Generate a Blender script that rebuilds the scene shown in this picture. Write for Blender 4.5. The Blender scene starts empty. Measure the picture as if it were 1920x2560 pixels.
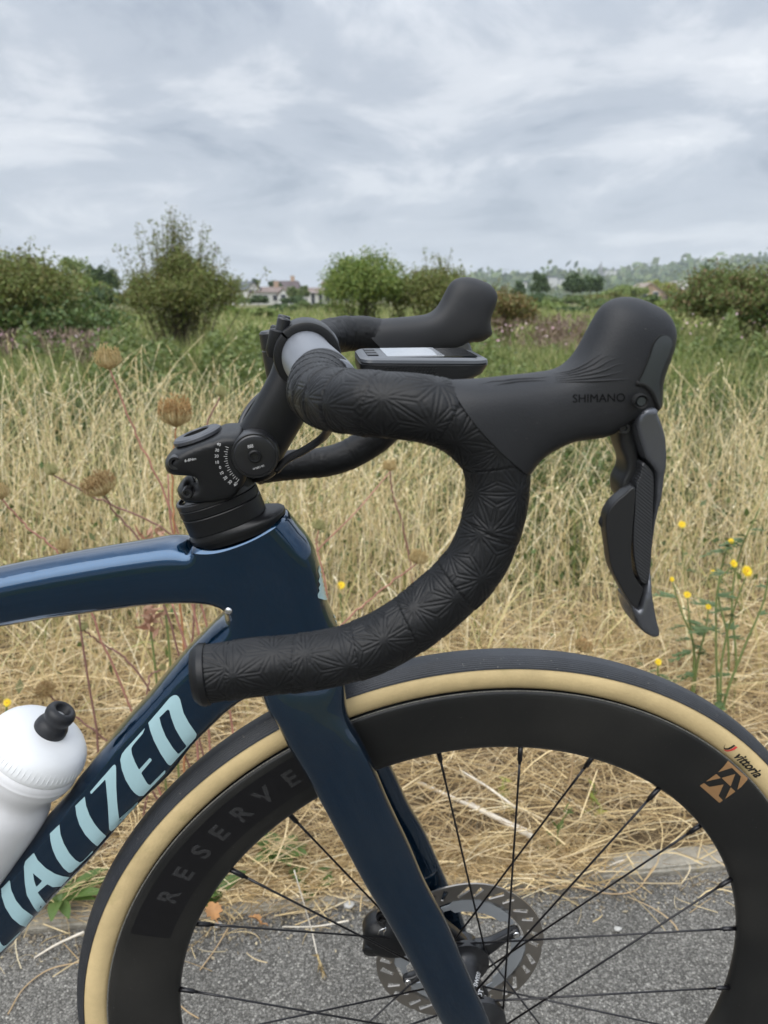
import bpy, bmesh, math, random
import numpy as np
from mathutils import Vector, Matrix
from mathutils.bvhtree import BVHTree
from mathutils.geometry import delaunay_2d_cdt
rng = np.random.default_rng(7)
random.seed(7)
SC = bpy.context.scene
COL = SC.collection

# ------------------------------------------------------------------ camera
# "bike frame": x forward along the bicycle, y to its far side, z up, origin at the front axle (metres).
FPX = 1923.0                                  # focal length in pixels of the 1920x2560 photograph
YAW, PITCH = math.radians(6.5332), math.radians(18.3743)
CB = np.array([-.13582, -.51312, .62574])     # camera in the bike frame
LEAN = PITCH - math.atan(532 / FPX)           # the bicycle leans a little
_cy, _sy, _cp, _sp = math.cos(YAW), math.sin(YAW), math.cos(PITCH), math.sin(PITCH)
FWD = np.array([_sy * _cp, _cy * _cp, -_sp]); RGT = np.array([_cy, -_sy, 0]); UPV = np.cross(RGT, FWD)
RX = np.array([[1, 0, 0], [0, math.cos(LEAN), -math.sin(LEAN)], [0, math.sin(LEAN), math.cos(LEAN)]])
AXLE = RX @ np.array([0, 0, .338])            # axle above the contact point at the world origin
CAMW = RX @ CB + AXLE
BIKE_M = Matrix([list(RX[i]) + [AXLE[i]] for i in range(3)] + [[0, 0, 0, 1]])

cam = bpy.data.cameras.new('camera')
cam.sensor_fit = 'HORIZONTAL'; cam.sensor_width = 36; cam.lens = 36 * FPX / 1920
cam.clip_start = .02; cam.clip_end = 12000
cam.dof.use_dof = True; cam.dof.focus_distance = .50; cam.dof.aperture_fstop = 18
camo = bpy.data.objects.new('camera', cam); COL.objects.link(camo)
_R = RX @ np.stack([RGT, UPV, -FWD], 1)
camo.matrix_world = Matrix([list(_R[i]) + [CAMW[i]] for i in range(3)] + [[0, 0, 0, 1]])
SC.camera = camo

# ------------------------------------------------------------------ sky, sun, exposure
SUN_EL, SUN_AZ = math.radians(50), math.radians(215)
world = bpy.data.worlds.new('World'); SC.world = world; world.use_nodes = True
def build_world():
    nt = world.node_tree; N = nt.nodes; L = nt.links; N.clear()
    out = N.new('ShaderNodeOutputWorld'); bg = N.new('ShaderNodeBackground')
    sky = N.new('ShaderNodeTexSky'); sky.sky_type = 'NISHITA'; sky.sun_disc = False
    sky.sun_elevation = SUN_EL; sky.sun_rotation = SUN_AZ
    bg.inputs['Strength'].default_value = .1
    tc = N.new('ShaderNodeTexCoord'); sep = N.new('ShaderNodeSeparateXYZ')
    L.new(tc.outputs['Generated'], sep.inputs[0])
    def m(op, a, b=None, c=None, clamp=False):
        n = N.new('ShaderNodeMath'); n.operation = op; n.use_clamp = clamp
        for i, v in enumerate((a, b, c)):
            if v is None: continue
            if isinstance(v, (int, float)): n.inputs[i].default_value = v
            else: L.new(v, n.inputs[i])
        return n.outputs[0]
    # cloud layer seen on a flat deck: direction divided by its height
    z = m('ADD', m('MAXIMUM', sep.outputs['Z'], 0.0), .20)
    u = m('DIVIDE', sep.outputs['X'], z); v = m('DIVIDE', sep.outputs['Y'], z)
    cmb = N.new('ShaderNodeCombineXYZ'); L.new(u, cmb.inputs[0]); L.new(v, cmb.inputs[1])
    def noise(sc, det, dist, off, rough=.55):
        mp = N.new('ShaderNodeMapping'); mp.inputs['Location'].default_value = off
        mp.inputs['Scale'].default_value = (1.05, .9, 1); mp.inputs['Rotation'].default_value = (0, 0, .35)
        L.new(cmb.outputs[0], mp.inputs[0])
        t = N.new('ShaderNodeTexNoise'); t.inputs['Scale'].default_value = sc; t.inputs['Detail'].default_value = det
        t.inputs['Roughness'].default_value = rough; t.inputs['Distortion'].default_value = dist
        L.new(mp.outputs[0], t.inputs['Vector']); return t.outputs['Fac']
    n1 = noise(SKY['s1'], 5, .25, SKY['o1'], .5); n2 = noise(SKY['s2'], 8, .45, SKY['o2'], .60)
    dens = m('ADD', m('MULTIPLY', n1, .5), m('MULTIPLY', n2, .5))
    ramp = N.new('ShaderNodeValToRGB'); cr = ramp.color_ramp; cr.interpolation = 'EASE'
    for e in list(cr.elements)[1:]: cr.elements.remove(e)
    stops = SKY['ramp']
    cr.elements[0].position = stops[0][0]; cr.elements[0].color = (*stops[0][1], 1)
    for p, c in stops[1:]:
        e = cr.elements.new(p); e.color = (*c, 1)
    L.new(dens, ramp.inputs[0])
    # toward the horizon the deck closes into an even pale grey
    hz = m('POWER', m('SUBTRACT', 1.0, m('MULTIPLY', m('MAXIMUM', sep.outputs['Z'], 0.0), 5.0, clamp=True), clamp=True), 2.2)
    mix = N.new('ShaderNodeMix'); mix.data_type = 'RGBA'
    L.new(m('MULTIPLY', hz, .75), mix.inputs[0]); L.new(ramp.outputs[0], mix.inputs[6]); mix.inputs[7].default_value = (*SKY['hor'], 1)
    mix2 = N.new('ShaderNodeMix'); mix2.data_type = 'RGBA'; mix2.inputs[0].default_value = .95
    L.new(sky.outputs[0], mix2.inputs[6]); L.new(mix.outputs[2], mix2.inputs[7])
    # standard overcast sky: up to about three times as bright overhead as at the horizon
    up = N.new('ShaderNodeMapRange'); up.interpolation_type = 'SMOOTHSTEP'; up.inputs[1].default_value = .22; up.inputs[2].default_value = 1.0
    up.inputs[3].default_value = 1.0; up.inputs[4].default_value = SKY['zen']; L.new(sep.outputs['Z'], up.inputs[0])
    sc_ = N.new('ShaderNodeVectorMath'); sc_.operation = 'SCALE'; L.new(mix2.outputs[2], sc_.inputs[0]); L.new(up.outputs[0], sc_.inputs['Scale'])
    L.new(sc_.outputs[0], bg.inputs['Color']); L.new(bg.outputs[0], out.inputs[0])
SKY = dict(s1=.33, s2=1.45, o1=(1.3, 5.2, 0), o2=(4.1, 8.6, 0),
           ramp=[(.37, (5.4, 5.5, 5.65)), (.44, (4.2, 4.4, 4.7)), (.51, (3.0, 3.28, 3.7)), (.59, (2.1, 2.4, 2.85))],
           hor=(4.0, 4.22, 4.5), zen=3.3)
build_world()
sun = bpy.data.lights.new('sun', 'SUN'); sun.energy = 1.5; sun.angle = math.radians(60); sun.color = (1, .96, .9)
suno = bpy.data.objects.new('sun', sun); COL.objects.link(suno)
suno.rotation_euler = (math.pi / 2 - SUN_EL, 0, math.pi - SUN_AZ)   # light comes from azimuth SUN_AZ (clockwise from +y)
SC.view_settings.view_transform = 'Standard'; SC.view_settings.look = 'None'
SC.view_settings.exposure = 0.86; SC.view_settings.gamma = 1.0; SC.view_settings.use_curve_mapping = False
SC.cycles.use_denoising = True
SC.cycles.max_bounces = 8; SC.cycles.transparent_max_bounces = 16; SC.cycles.volume_bounces = 0

# ------------------------------------------------------------------ small helpers
def B(x, y, Y):
    """photo pixel (1920x2560) seen on the bike-frame plane y = Y."""
    D = FWD + (x - 960) / FPX * RGT - (y - 1280) / FPX * UPV
    t = (Y - CB[1]) / D[1]
    return CB + t * D
def wray(x, y):
    return RX @ (FWD + (x - 960) / FPX * RGT - (y - 1280) / FPX * UPV)
def ground_at(x, y, z=0.0):
    D = wray(x, y); t = (z - CAMW[2]) / D[2]
    return CAMW + t * D
def at(x, y, dist):
    """world point on the line of sight of a photo pixel at a level distance from the camera."""
    D = wray(x, y); t = dist / math.hypot(D[0], D[1])
    return CAMW + t * D
def Z(ox, oy, s, pts):
    return [(ox + s * a, oy + s * b) for a, b in pts]
def smooth(pts, closed=False, n=6):
    P = np.array(pts, float); m = len(P); out = []
    for i in range(m if closed else m - 1):
        if closed: p0, p1, p2, p3 = P[i - 1], P[i], P[(i + 1) % m], P[(i + 2) % m]
        else: p0, p1, p2, p3 = P[max(i - 1, 0)], P[i], P[i + 1], P[min(i + 2, m - 1)]
        # centripetal parametrisation keeps the curve from overshooting
        t1 = max(np.linalg.norm(p1 - p0), 1e-9) ** .5; t2 = max(np.linalg.norm(p2 - p1), 1e-9) ** .5; t3 = max(np.linalg.norm(p3 - p2), 1e-9) ** .5
        m1 = (p2 - p1) / t2 - (p2 - p0) / (t1 + t2) + (p1 - p0) / t1 if t1 > 1e-4 else (p2 - p1) / t2
        m2 = (p3 - p2) / t3 - (p3 - p1) / (t2 + t3) + (p2 - p1) / t2 if t3 > 1e-4 else (p2 - p1) / t2
        m1 = m1 * t2; m2 = m2 * t2
        for k in range(n):
            t = k / n
            out.append((2 * t ** 3 - 3 * t * t + 1) * p1 + (t ** 3 - 2 * t * t + t) * m1 + (-2 * t ** 3 + 3 * t * t) * p2 + (t ** 3 - t * t) * m2)
    if not closed: out.append(P[-1])
    return np.array(out)
def resample(P, step, closed=False):
    P = np.array(P, float)
    if closed: P = np.vstack([P, P[:1]])
    d = np.r_[0, np.cumsum(np.linalg.norm(np.diff(P, axis=0), axis=1))]
    n = max(2, int(round(d[-1] / step)))
    s = np.linspace(0, d[-1], n + 1)
    Q = np.stack([np.interp(s, d, P[:, k]) for k in range(P.shape[1])], 1)
    return Q[:-1] if closed else Q
_taken = {}
def mk(name, V, Fc, mat=None, parent=None, sm=True, mats=None, midx=None):
    me = bpy.data.meshes.new(name)
    V = np.asarray(V, float)
    if isinstance(Fc, np.ndarray) and Fc.ndim == 2:
        nf, k = Fc.shape
        me.vertices.add(len(V)); me.vertices.foreach_set('co', V.ravel())
        me.loops.add(nf * k); me.loops.foreach_set('vertex_index', Fc.astype(np.int32).ravel())
        me.polygons.add(nf); me.polygons.foreach_set('loop_start', np.arange(0, nf * k, k, dtype=np.int32))
        me.update(calc_edges=True); me.validate()
    else:
        me.from_pydata([tuple(v) for v in V], [], [tuple(int(i) for i in f) for f in Fc])
    for mm in (mats or ([mat] if mat else [])): me.materials.append(mm)
    if midx is not None: me.polygons.foreach_set('material_index', np.asarray(midx, np.int32))
    me.polygons.foreach_set('use_smooth', np.full(len(me.polygons), bool(sm)))
    me.update()
    o = bpy.data.objects.new(name, me); COL.objects.link(o)
    if parent: o.parent = parent
    return o
def fixn(o):
    bm = bmesh.new(); bm.from_mesh(o.data); bmesh.ops.recalc_face_normals(bm, faces=bm.faces); bm.to_mesh(o.data); bm.free()
    return o
def sharp(o, deg=35):
    o.data.polygons.foreach_set('use_smooth', np.ones(len(o.data.polygons), bool))
    o.data.set_sharp_from_angle(angle=math.radians(deg))
    return o
def empty(name, parent=None, M=None):
    o = bpy.data.objects.new(name, None); COL.objects.link(o); o.empty_display_size = .05
    if parent: o.parent = parent
    if M is not None: o.matrix_world = M
    return o
def tag(o, label=None, cat=None, group=None, kind=None):
    if label: o['label'] = label
    if cat: o['category'] = cat
    if group: o['group'] = group
    if kind: o['kind'] = kind
    return o

# ------------------------------------------------------------------ materials
def mat(name, col, rough=.5, metal=0, coat=0, coat_rough=.05, spec=.5, bump=None, var=None, sheen=0, trans=0, sss=0):
    """bump=(scale, strength, detail), var=(scale, amount) mottles the colour."""
    m = bpy.data.materials.new(name); m.use_nodes = True
    nt = m.node_tree; b = nt.nodes['Principled BSDF']; L = nt.links
    b.inputs['Base Color'].default_value = (*col, 1); b.inputs['Roughness'].default_value = rough
    b.inputs['Metallic'].default_value = metal; b.inputs['Coat Weight'].default_value = coat
    b.inputs['Coat Roughness'].default_value = coat_rough; b.inputs['Specular IOR Level'].default_value = spec
    b.inputs['Sheen Weight'].default_value = sheen; b.inputs['Transmission Weight'].default_value = trans
    if sss: b.inputs['Subsurface Weight'].default_value = sss; b.inputs['Subsurface Radius'].default_value = (.01, .01, .01)
    if bump or var:
        tc = nt.nodes.new('ShaderNodeTexCoord')
    if bump:
        t = nt.nodes.new('ShaderNodeTexNoise'); t.inputs['Scale'].default_value = bump[0]; t.inputs['Detail'].default_value = bump[2] if len(bump) > 2 else 4
        bp = nt.nodes.new('ShaderNodeBump'); bp.inputs['Strength'].default_value = bump[1]; bp.inputs['Distance'].default_value = .002
        L.new(tc.outputs['Object'], t.inputs['Vector']); L.new(t.outputs['Fac'], bp.inputs['Height']); L.new(bp.outputs[0], b.inputs['Normal'])
    if var:
        t = nt.nodes.new('ShaderNodeTexNoise'); t.inputs['Scale'].default_value = var[0]; t.inputs['Detail'].default_value = 6; t.inputs['Roughness'].default_value = .65
        L.new(tc.outputs['Object'], t.inputs['Vector'])
        r = nt.nodes.new('ShaderNodeMapRange'); r.inputs[1].default_value = .3; r.inputs[2].default_value = .7
        r.inputs[3].default_value = 1 - var[1]; r.inputs[4].default_value = 1 + var[1]
        L.new(t.outputs['Fac'], r.inputs[0])
        mx = nt.nodes.new('ShaderNodeVectorMath'); mx.operation = 'SCALE'; mx.inputs[0].default_value = col
        L.new(r.outputs[0], mx.inputs['Scale']); L.new(mx.outputs[0], b.inputs['Base Color'])
        if len(var) > 2:
            r2 = nt.nodes.new('ShaderNodeMapRange'); r2.inputs[3].default_value = rough - var[2]; r2.inputs[4].default_value = rough + var[2]
            L.new(t.outputs['Fac'], r2.inputs[0]); L.new(r2.outputs[0], b.inputs['Roughness'])
    return m
def dusty(m, scale=260, lo=.69, amt=.5, col=(.30, .28, .24)):
    """specks of road dust over a finished material"""
    nt = m.node_tree; b = nt.nodes['Principled BSDF']; L = nt.links; N = nt.nodes
    tc = N.new('ShaderNodeTexCoord'); t = N.new('ShaderNodeTexNoise'); t.inputs['Scale'].default_value = scale; t.inputs['Detail'].default_value = 2
    t2 = N.new('ShaderNodeTexNoise'); t2.inputs['Scale'].default_value = 9; t2.inputs['Detail'].default_value = 4
    L.new(tc.outputs['Object'], t.inputs['Vector']); L.new(tc.outputs['Object'], t2.inputs['Vector'])
    r = N.new('ShaderNodeMapRange'); r.inputs[1].default_value = lo; r.inputs[2].default_value = lo + .05; r.inputs[4].default_value = amt; L.new(t.outputs['Fac'], r.inputs[0])
    r2 = N.new('ShaderNodeMapRange'); r2.inputs[1].default_value = .42; r2.inputs[2].default_value = .75; r2.inputs[4].default_value = .05; L.new(t2.outputs['Fac'], r2.inputs[0])
    ad = N.new('ShaderNodeMath'); ad.operation = 'ADD'; ad.use_clamp = True; L.new(r.outputs[0], ad.inputs[0]); L.new(r2.outputs[0], ad.inputs[1])
    mx = N.new('ShaderNodeMix'); mx.data_type = 'RGBA'; mx.inputs[7].default_value = (*col, 1); L.new(ad.outputs[0], mx.inputs[0])
    i = b.inputs['Base Color']
    if i.links: L.new(i.links[0].from_socket, mx.inputs[6])
    else: mx.inputs[6].default_value = i.default_value
    L.new(mx.outputs[2], i)
    return m
def leafmat(name, cols, rough=.55, trans=.25, spec=.3):
    """colour per leaf / blade (per mesh island) from a ramp; some light passes through."""
    m = bpy.data.materials.new(name); m.use_nodes = True
    nt = m.node_tree; b = nt.nodes['Principled BSDF']; L = nt.links
    g = nt.nodes.new('ShaderNodeNewGeometry'); r = nt.nodes.new('ShaderNodeValToRGB'); cr = r.color_ramp
    n = len(cols); cr.elements[0].color = (*cols[0], 1); cr.elements[0].position = 0
    cr.elements[1].color = (*cols[-1], 1); cr.elements[1].position = 1
    for i in range(1, n - 1): e = cr.elements.new(i / (n - 1)); e.color = (*cols[i], 1)
    L.new(g.outputs['Random Per Island'], r.inputs[0]); L.new(r.outputs[0], b.inputs['Base Color'])
    b.inputs['Roughness'].default_value = rough; b.inputs['Specular IOR Level'].default_value = spec
    if trans:
        tl = nt.nodes.new('ShaderNodeBsdfTranslucent'); mx = nt.nodes.new('ShaderNodeMixShader'); mx.inputs[0].default_value = trans
        L.new(r.outputs[0], tl.inputs[0]); L.new(b.outputs[0], mx.inputs[1]); L.new(tl.outputs[0], mx.inputs[2])
        L.new(mx.outputs[0], nt.nodes['Material Output'].inputs[0])
    return m

# ------------------------------------------------------------------ shape builders
def loft(rings, cap0=True, cap1=True, closed=True):
    """rings: (k, n, 3) -> verts, quads(+caps)."""
    R = np.asarray(rings, float); k, n = R.shape[:2]
    V = R.reshape(-1, 3); Fc = []
    for i in range(k - 1):
        for j in range(n if closed else n - 1):
            a = i * n + j; b = i * n + (j + 1) % n
            Fc.append((a, b, b + n, a + n))
    if cap0: Fc.append(tuple(range(n - 1, -1, -1)))
    if cap1: Fc.append(tuple((k - 1) * n + j for j in range(n)))
    return V, Fc
def tube(path, rad, n=10, flat=1.0, ref=(0, 1, 0), caps=True):
    P = np.asarray(path, float); k = len(P); rad = np.broadcast_to(np.asarray(rad, float), (k,))
    T = np.gradient(P, axis=0); T /= np.linalg.norm(T, axis=1)[:, None] + 1e-12
    u = np.array(ref, float); rings = []
    for i in range(k):
        u = u - T[i] * (u @ T[i])
        if np.linalg.norm(u) < 1e-6: u = np.cross(T[i], (1, 0, .3))
        u /= np.linalg.norm(u); v = np.cross(T[i], u)
        a = np.arange(n) * 2 * math.pi / n
        rings.append(P[i] + rad[i] * (np.outer(np.cos(a), u) + flat * np.outer(np.sin(a), v)))
    return loft(rings, caps, caps)
def lathe(profile, O, A, n=48, ell=1.0, ref=(0, 1, 0), close=False, a0=0, a1=2 * math.pi):
    """profile [(radius, along)] about axis A through O; ell scales the radius along ref."""
    A = np.array(A, float); A /= np.linalg.norm(A); u = np.array(ref, float); u = u - A * (u @ A)
    if np.linalg.norm(u) < 1e-6: u = np.array([1.0, 0, 0]) - A * A[0]
    u /= np.linalg.norm(u); v = np.cross(A, u)
    full = abs(a1 - a0 - 2 * math.pi) < 1e-6
    ang = a0 + (a1 - a0) * np.arange(n) / (n if full else n - 1)
    pr = np.array(profile, float)
    if close: pr = np.vstack([pr, pr[:1]])
    k = len(pr)
    V = np.array([O + A * t + r * (ell * math.cos(a) * u + math.sin(a) * v) for r, t in pr for a in ang])
    Fc = []
    for i in range(k - 1):
        for j in range(n if full else n - 1):
            a = i * n + j; b = i * n + (j + 1) % n
            Fc.append((a, b, b + n, a + n))
    if not full:
        Fc.append(tuple(i * n for i in range(k - (1 if close else 0)))); Fc.append(tuple(i * n + n - 1 for i in range(k - (1 if close else 0)))[::-1])
    return V, Fc
def join(*vf):
    V = []; Fc = []; o = 0
    for v, f in vf:
        V.append(np.asarray(v, float)); Fc += [tuple(int(i) + o for i in q) for q in f]; o += len(v)
    return np.vstack(V), Fc
def box(c, s, R=None):
    c = np.array(c, float); s = np.array(s, float) / 2
    V = np.array([(x, y, z) for x in (-1, 1) for y in (-1, 1) for z in (-1, 1)], float) * s
    if R is not None: V = V @ np.asarray(R).T
    return V + c, [(0, 1, 3, 2), (4, 6, 7, 5), (0, 4, 5, 1), (2, 3, 7, 6), (0, 2, 6, 4), (1, 5, 7, 3)]
def inside(pts, poly):
    x, y = pts[:, 0], pts[:, 1]; r = np.zeros(len(pts), bool); n = len(poly); j = n - 1
    for i in range(n):
        xi, yi = poly[i]; xj, yj = poly[j]
        c = ((yi > y) != (yj > y)) & (x < (xj - xi) * (y - yi) / (yj - yi + 1e-15) + xi)
        r ^= c; j = i
    return r
def seg_dist(pts, poly):
    A = poly; Bq = np.roll(poly, -1, 0); d = np.full(len(pts), 1e9)
    for a, b in zip(A, Bq):
        ab = b - a; t = np.clip(((pts - a) @ ab) / (ab @ ab + 1e-18), 0, 1)
        d = np.minimum(d, np.linalg.norm(pts - a - t[:, None] * ab, axis=1))
    return d
def fill2d(poly, holes=(), h=None, rings=None, opened=None):
    """triangulate a polygon with holes; h = spacing of interior points."""
    loops = [np.asarray(poly, float)] + [np.asarray(q, float) for q in holes]
    pts = []; ed = []
    for lp in loops:
        o = len(pts); pts += [tuple(p) for p in lp]; ed += [(o + i, o + (i + 1) % len(lp)) for i in range(len(lp))]
    nb = len(pts)
    if h:
        mn, mx = loops[0].min(0), loops[0].max(0)
        gx = np.arange(mn[0], mx[0], h); gy = np.arange(mn[1], mx[1], h * .866)
        G = np.array([(x + (.5 * h if j % 2 else 0), y) for j, y in enumerate(gy) for x in gx])
        G = G[inside(G, loops[0])] if len(G) else G
        for q in loops[1:]: G = G[~inside(G, q)]
        ring_pts = []
        for dd in (rings or []):
            lp = loops[0]; tg = np.roll(lp, -1, 0) - np.roll(lp, 1, 0); nn = np.stack([-tg[:, 1], tg[:, 0]], 1); nn /= np.linalg.norm(nn, axis=1)[:, None] + 1e-12
            area = .5 * np.sum(lp[:, 0] * np.roll(lp[:, 1], -1) - lp[:, 1] * np.roll(lp[:, 0], -1))
            if area < 0: nn = -nn
            q = lp + nn * dd; q = q[inside(q, lp)]
            if len(q):
                dist = seg_dist(q, lp); q = q[dist > dd * .8]; ring_pts.append(q)
        if len(G):
            lim = max(rings) * 1.6 if rings else .55 * h
            for lp in loops: G = G[seg_dist(G, lp) > lim] if len(G) else G
        for q in ring_pts: pts += [tuple(p) for p in q]
        pts += [tuple(p) for p in G]
    v, e, f, ov, oe, of = delaunay_2d_cdt([Vector(p) for p in pts], ed, [], 1 if not holes else 2, 1e-9)
    v = np.array([tuple(p) for p in v])
    f = [t for t in f if len(t) >= 3]
    if holes:
        c = np.array([v[list(t)].mean(0) for t in f]); ok = inside(c, loops[0])
        for q in loops[1:]: ok &= ~inside(c, q)
        f = [t for t, k in zip(f, ok) if k]
    return v, f
def inflate(v, f, bidx):
    """solve laplace(u) = -1 with u = 0 on the boundary vertices; sqrt(2u) is a round section over every limb."""
    n = len(v); I = []; J = []; Wt = []; M = np.zeros(n)
    T = np.array(f)
    for a, b, c in ((0, 1, 2), (1, 2, 0), (2, 0, 1)):
        i, j, k = T[:, a], T[:, b], T[:, c]
        e1 = v[i] - v[k]; e2 = v[j] - v[k]
        cr = e1[:, 0] * e2[:, 1] - e1[:, 1] * e2[:, 0]; cot = np.sum(e1 * e2, 1) / (np.abs(cr) + 1e-14)
        cot = np.clip(cot, 1e-3, 50)
        I += [i, j]; J += [j, i]; Wt += [cot / 2, cot / 2]
        M += np.bincount(i, np.abs(cr) / 6, n)
    I = np.concatenate(I); J = np.concatenate(J); Wt = np.concatenate(Wt)
    D = np.bincount(I, Wt, n); free = np.ones(n, bool); free[bidx] = False
    def Ax(x): return np.where(free, D * x - np.bincount(I, Wt * x[J], n), x)
    bvec = np.where(free, M, 0); x = np.zeros(n); pre = np.where(free, 1 / (D + 1e-12), 1)
    r = bvec - Ax(x); z = pre * r; p = z.copy(); rz = r @ z
    for _ in range(1500):
        Ap = Ax(p); a = rz / (p @ Ap + 1e-30); x += a * p; r -= a * Ap
        if np.abs(r).max() < 1e-12: break
        z = pre * r; rz2 = r @ z; p = z + rz2 / rz * p; rz = rz2
    return np.sqrt(2 * np.maximum(x, 0))
def puff(outline, Y, w, h=.003, p=3.0, opens=(), shape=None, ymid=None, edge=0.0, gain=1.0):
    """solid from a side outline [(x, z)]: inflated to half width w (a number or f(x,z)), centred on y = Y.
    opens: list of polylines along the outline where the section stays full (a cut end);
    edge: half thickness left at the outline itself (a squared edge)."""
    P = resample(outline, h * .75, True)
    bset = np.ones(len(P), bool)
    for line in opens:
        line = np.array(line, float); d = np.full(len(P), 1e9)
        for a, b in zip(line[:-1], line[1:]):
            ab = b - a; t = np.clip(((P - a) @ ab) / (ab @ ab + 1e-18), 0, 1)
            d = np.minimum(d, np.linalg.norm(P - a - t[:, None] * ab, axis=1))
        ends = np.minimum(np.linalg.norm(P - line[0], axis=1), np.linalg.norm(P - line[-1], axis=1))
        bset &= ~((d < h * .3) & (ends > h * .6))
    v, f = fill2d(P, h=h, rings=[h * .06, h * .22, h * .55])
    tri = []
    for t in f:
        for q in range(1, len(t) - 1): tri.append((t[0], t[q], t[q + 1]))
    f = tri
    s = inflate(v, f, np.nonzero(bset)[0]) * gain
    ww = np.array([w(*q) for q in v]) if callable(w) else np.full(len(v), w)
    y = s / (1 + (s / np.maximum(ww, 1e-6)) ** p) ** (1 / p)
    if edge: y = y + edge * np.ones(len(v))
    if shape is not None: y = np.array([shape(q[0], q[1], yy) for q, yy in zip(v, y)])
    mid = np.full(len(v), Y, float) if ymid is None else np.array([ymid(*q) for q in v])
    n = len(v); nb = len(P)
    V = np.vstack([np.stack([v[:, 0], mid - y, v[:, 1]], 1), np.stack([v[:, 0], mid + y, v[:, 1]], 1)])
    area = .5 * np.sum(P[:, 0] * np.roll(P[:, 1], -1) - P[:, 1] * np.roll(P[:, 0], -1))
    same = (y[:nb] < 1e-7)
    mp = np.arange(2 * n); mp[n:n + nb][same] = np.arange(nb)[same]
    Fc = [tuple(t) for t in f] + [tuple(int(mp[n + i]) for i in t[::-1]) for t in f]
    for i in range(nb):
        j = (i + 1) % nb
        q = [i, j, int(mp[n + j]), int(mp[n + i])]; q2 = []
        for a in q:
            if a not in q2: q2.append(a)
        if len(q2) >= 3: Fc.append(tuple(q2))
    return V, Fc
def puff_obj(name, *a, m=None, parent=None, **k):
    o = mk(name, *puff(*a, **k), m, parent); return fixn(o)
def xz(pts, Y): return np.array([B(x, y, Y)[[0, 2]] for x, y in pts])
def bvh(*objs):
    V = []; Fc = []; o = 0
    for ob in objs:
        V += [v.co.copy() for v in ob.data.vertices]; Fc += [tuple(i + o for i in p.vertices) for p in ob.data.polygons]; o = len(V)
    return BVHTree.FromPolygons(V, Fc)
def on_surface(tree, px, off):
    D = FWD + (px[0] - 960) / FPX * RGT - (px[1] - 1280) / FPX * UPV
    hit, nrm, i, d = tree.ray_cast(Vector(CB), Vector(D).normalized(), 3)
    if hit is None: return None
    if nrm.dot(Vector(D)) > 0: nrm = -nrm
    return np.array(hit + nrm * off)
def decal(name, polys, tree, m, parent, off=.0004, h=5.0):
    """flat print on a surface; polys = [(outline px, [holes px])]."""
    V = []; Fc = []
    for poly, holes in polys:
        v, f = fill2d(resample(poly, h * .8, True) if h else poly, [resample(q, h * .8, True) if h else q for q in holes], h=h)
        pp = [on_surface(tree, q, off) for q in v]; o = len(V); keep = {}
        for i, q in enumerate(pp):
            if q is not None: keep[i] = len(V); V.append(q)
        for t in f:
            if all(i in keep for i in t):
                q = [V[keep[i]] for i in t]
                if max(np.linalg.norm(q[a] - q[a - 1]) for a in range(len(q))) < .03: Fc.append(tuple(keep[i] for i in t))
    return mk(name, V, Fc, m, parent, sm=True)
_tc = {}
def glyphs(txt, shear=0, bold=0.0):
    """triangles of a line of lettering, cap height 1, starting at x = 0."""
    k = (txt, shear, bold)
    if k in _tc: return _tc[k]
    cu = bpy.data.curves.new('t', 'FONT'); cu.body = txt; cu.size = 1; cu.shear = shear; cu.offset = bold; cu.resolution_u = 4
    o = bpy.data.objects.new('t', cu); COL.objects.link(o)
    dg = bpy.context.evaluated_depsgraph_get(); me = o.evaluated_get(dg).to_mesh()
    v = np.array([tuple(q.co)[:2] for q in me.vertices]) / .69; f = [tuple(p.vertices) for p in me.polygons]
    o.evaluated_get(dg).to_mesh_clear(); bpy.data.objects.remove(o); bpy.data.curves.remove(cu)
    _tc[k] = (v, f); return v, f
def text_decal(name, txt, org, right, up, tree, m, parent, off=.0004, center=True, **k):
    """lettering laid on a surface: org, right (px per cap height along the line), up (px per cap height)."""
    v, f = glyphs(txt, **k); v = v.copy()
    if center: v[:, 0] -= (v[:, 0].max() + v[:, 0].min()) / 2; v[:, 1] -= .5
    px = np.array(org) + np.outer(v[:, 0], right) + np.outer(v[:, 1], up)
    pp = [on_surface(tree, q, off) for q in px]
    if any(q is None for q in pp):
        ok = {i for i, q in enumerate(pp) if q is not None}; f = [t for t in f if all(i in ok for i in t)]
        pp = [q if q is not None else np.zeros(3) for q in pp]
    return mk(name, pp, f, m, parent, sm=False)
# ================================================================== bicycle
M_PAINT = mat('deep teal blue gloss paint', (.0001, .029, .074), .22, .88, coat=1.0, coat_rough=.03, spec=.5, bump=(9, .05, 2))
M_PAINT_MATT = mat('deep teal blue paint, dusty', (.0001, .023, .058), .25, .85, coat=.95, coat_rough=.05, bump=(9, .05, 2))
M_BLACK = mat('black anodised metal', (.0052, .0056, .0066), .40, .0, spec=.32, bump=(900, .05, 2))
M_SATIN = mat('satin black metal', (.011, .0115, .0135), .34, .15, spec=.6)
M_BAR = mat('satin grey-black carbon bar', (.15, .16, .18), .38, .35, spec=.7)
M_TAPE = mat('black embossed bar tape', (.0048, .0052, .0062), 0.48, spec=.30, bump=(700, .12, 3), var=(60, .25, .07))
M_HOOD = mat('dark grey rubber hood', (.0112, .0124, .0152), .52, spec=.30, bump=(1400, .10, 2), var=(30, .12, .05))
M_LEVER = mat('glossy grey lever', (.10, .105, .118), .27, .6, spec=.6, bump=(500, .03, 2))
M_PADDLE = mat('matt black shift paddle', (.011, .0115, .013), .38, spec=.5)
M_CAP = mat('grey green hard plastic cap', (.026, .031, .033), .36, spec=.5, bump=(800, .05, 2))
M_WHITE = mat('white print', (.55, .55, .55), .6)
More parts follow.
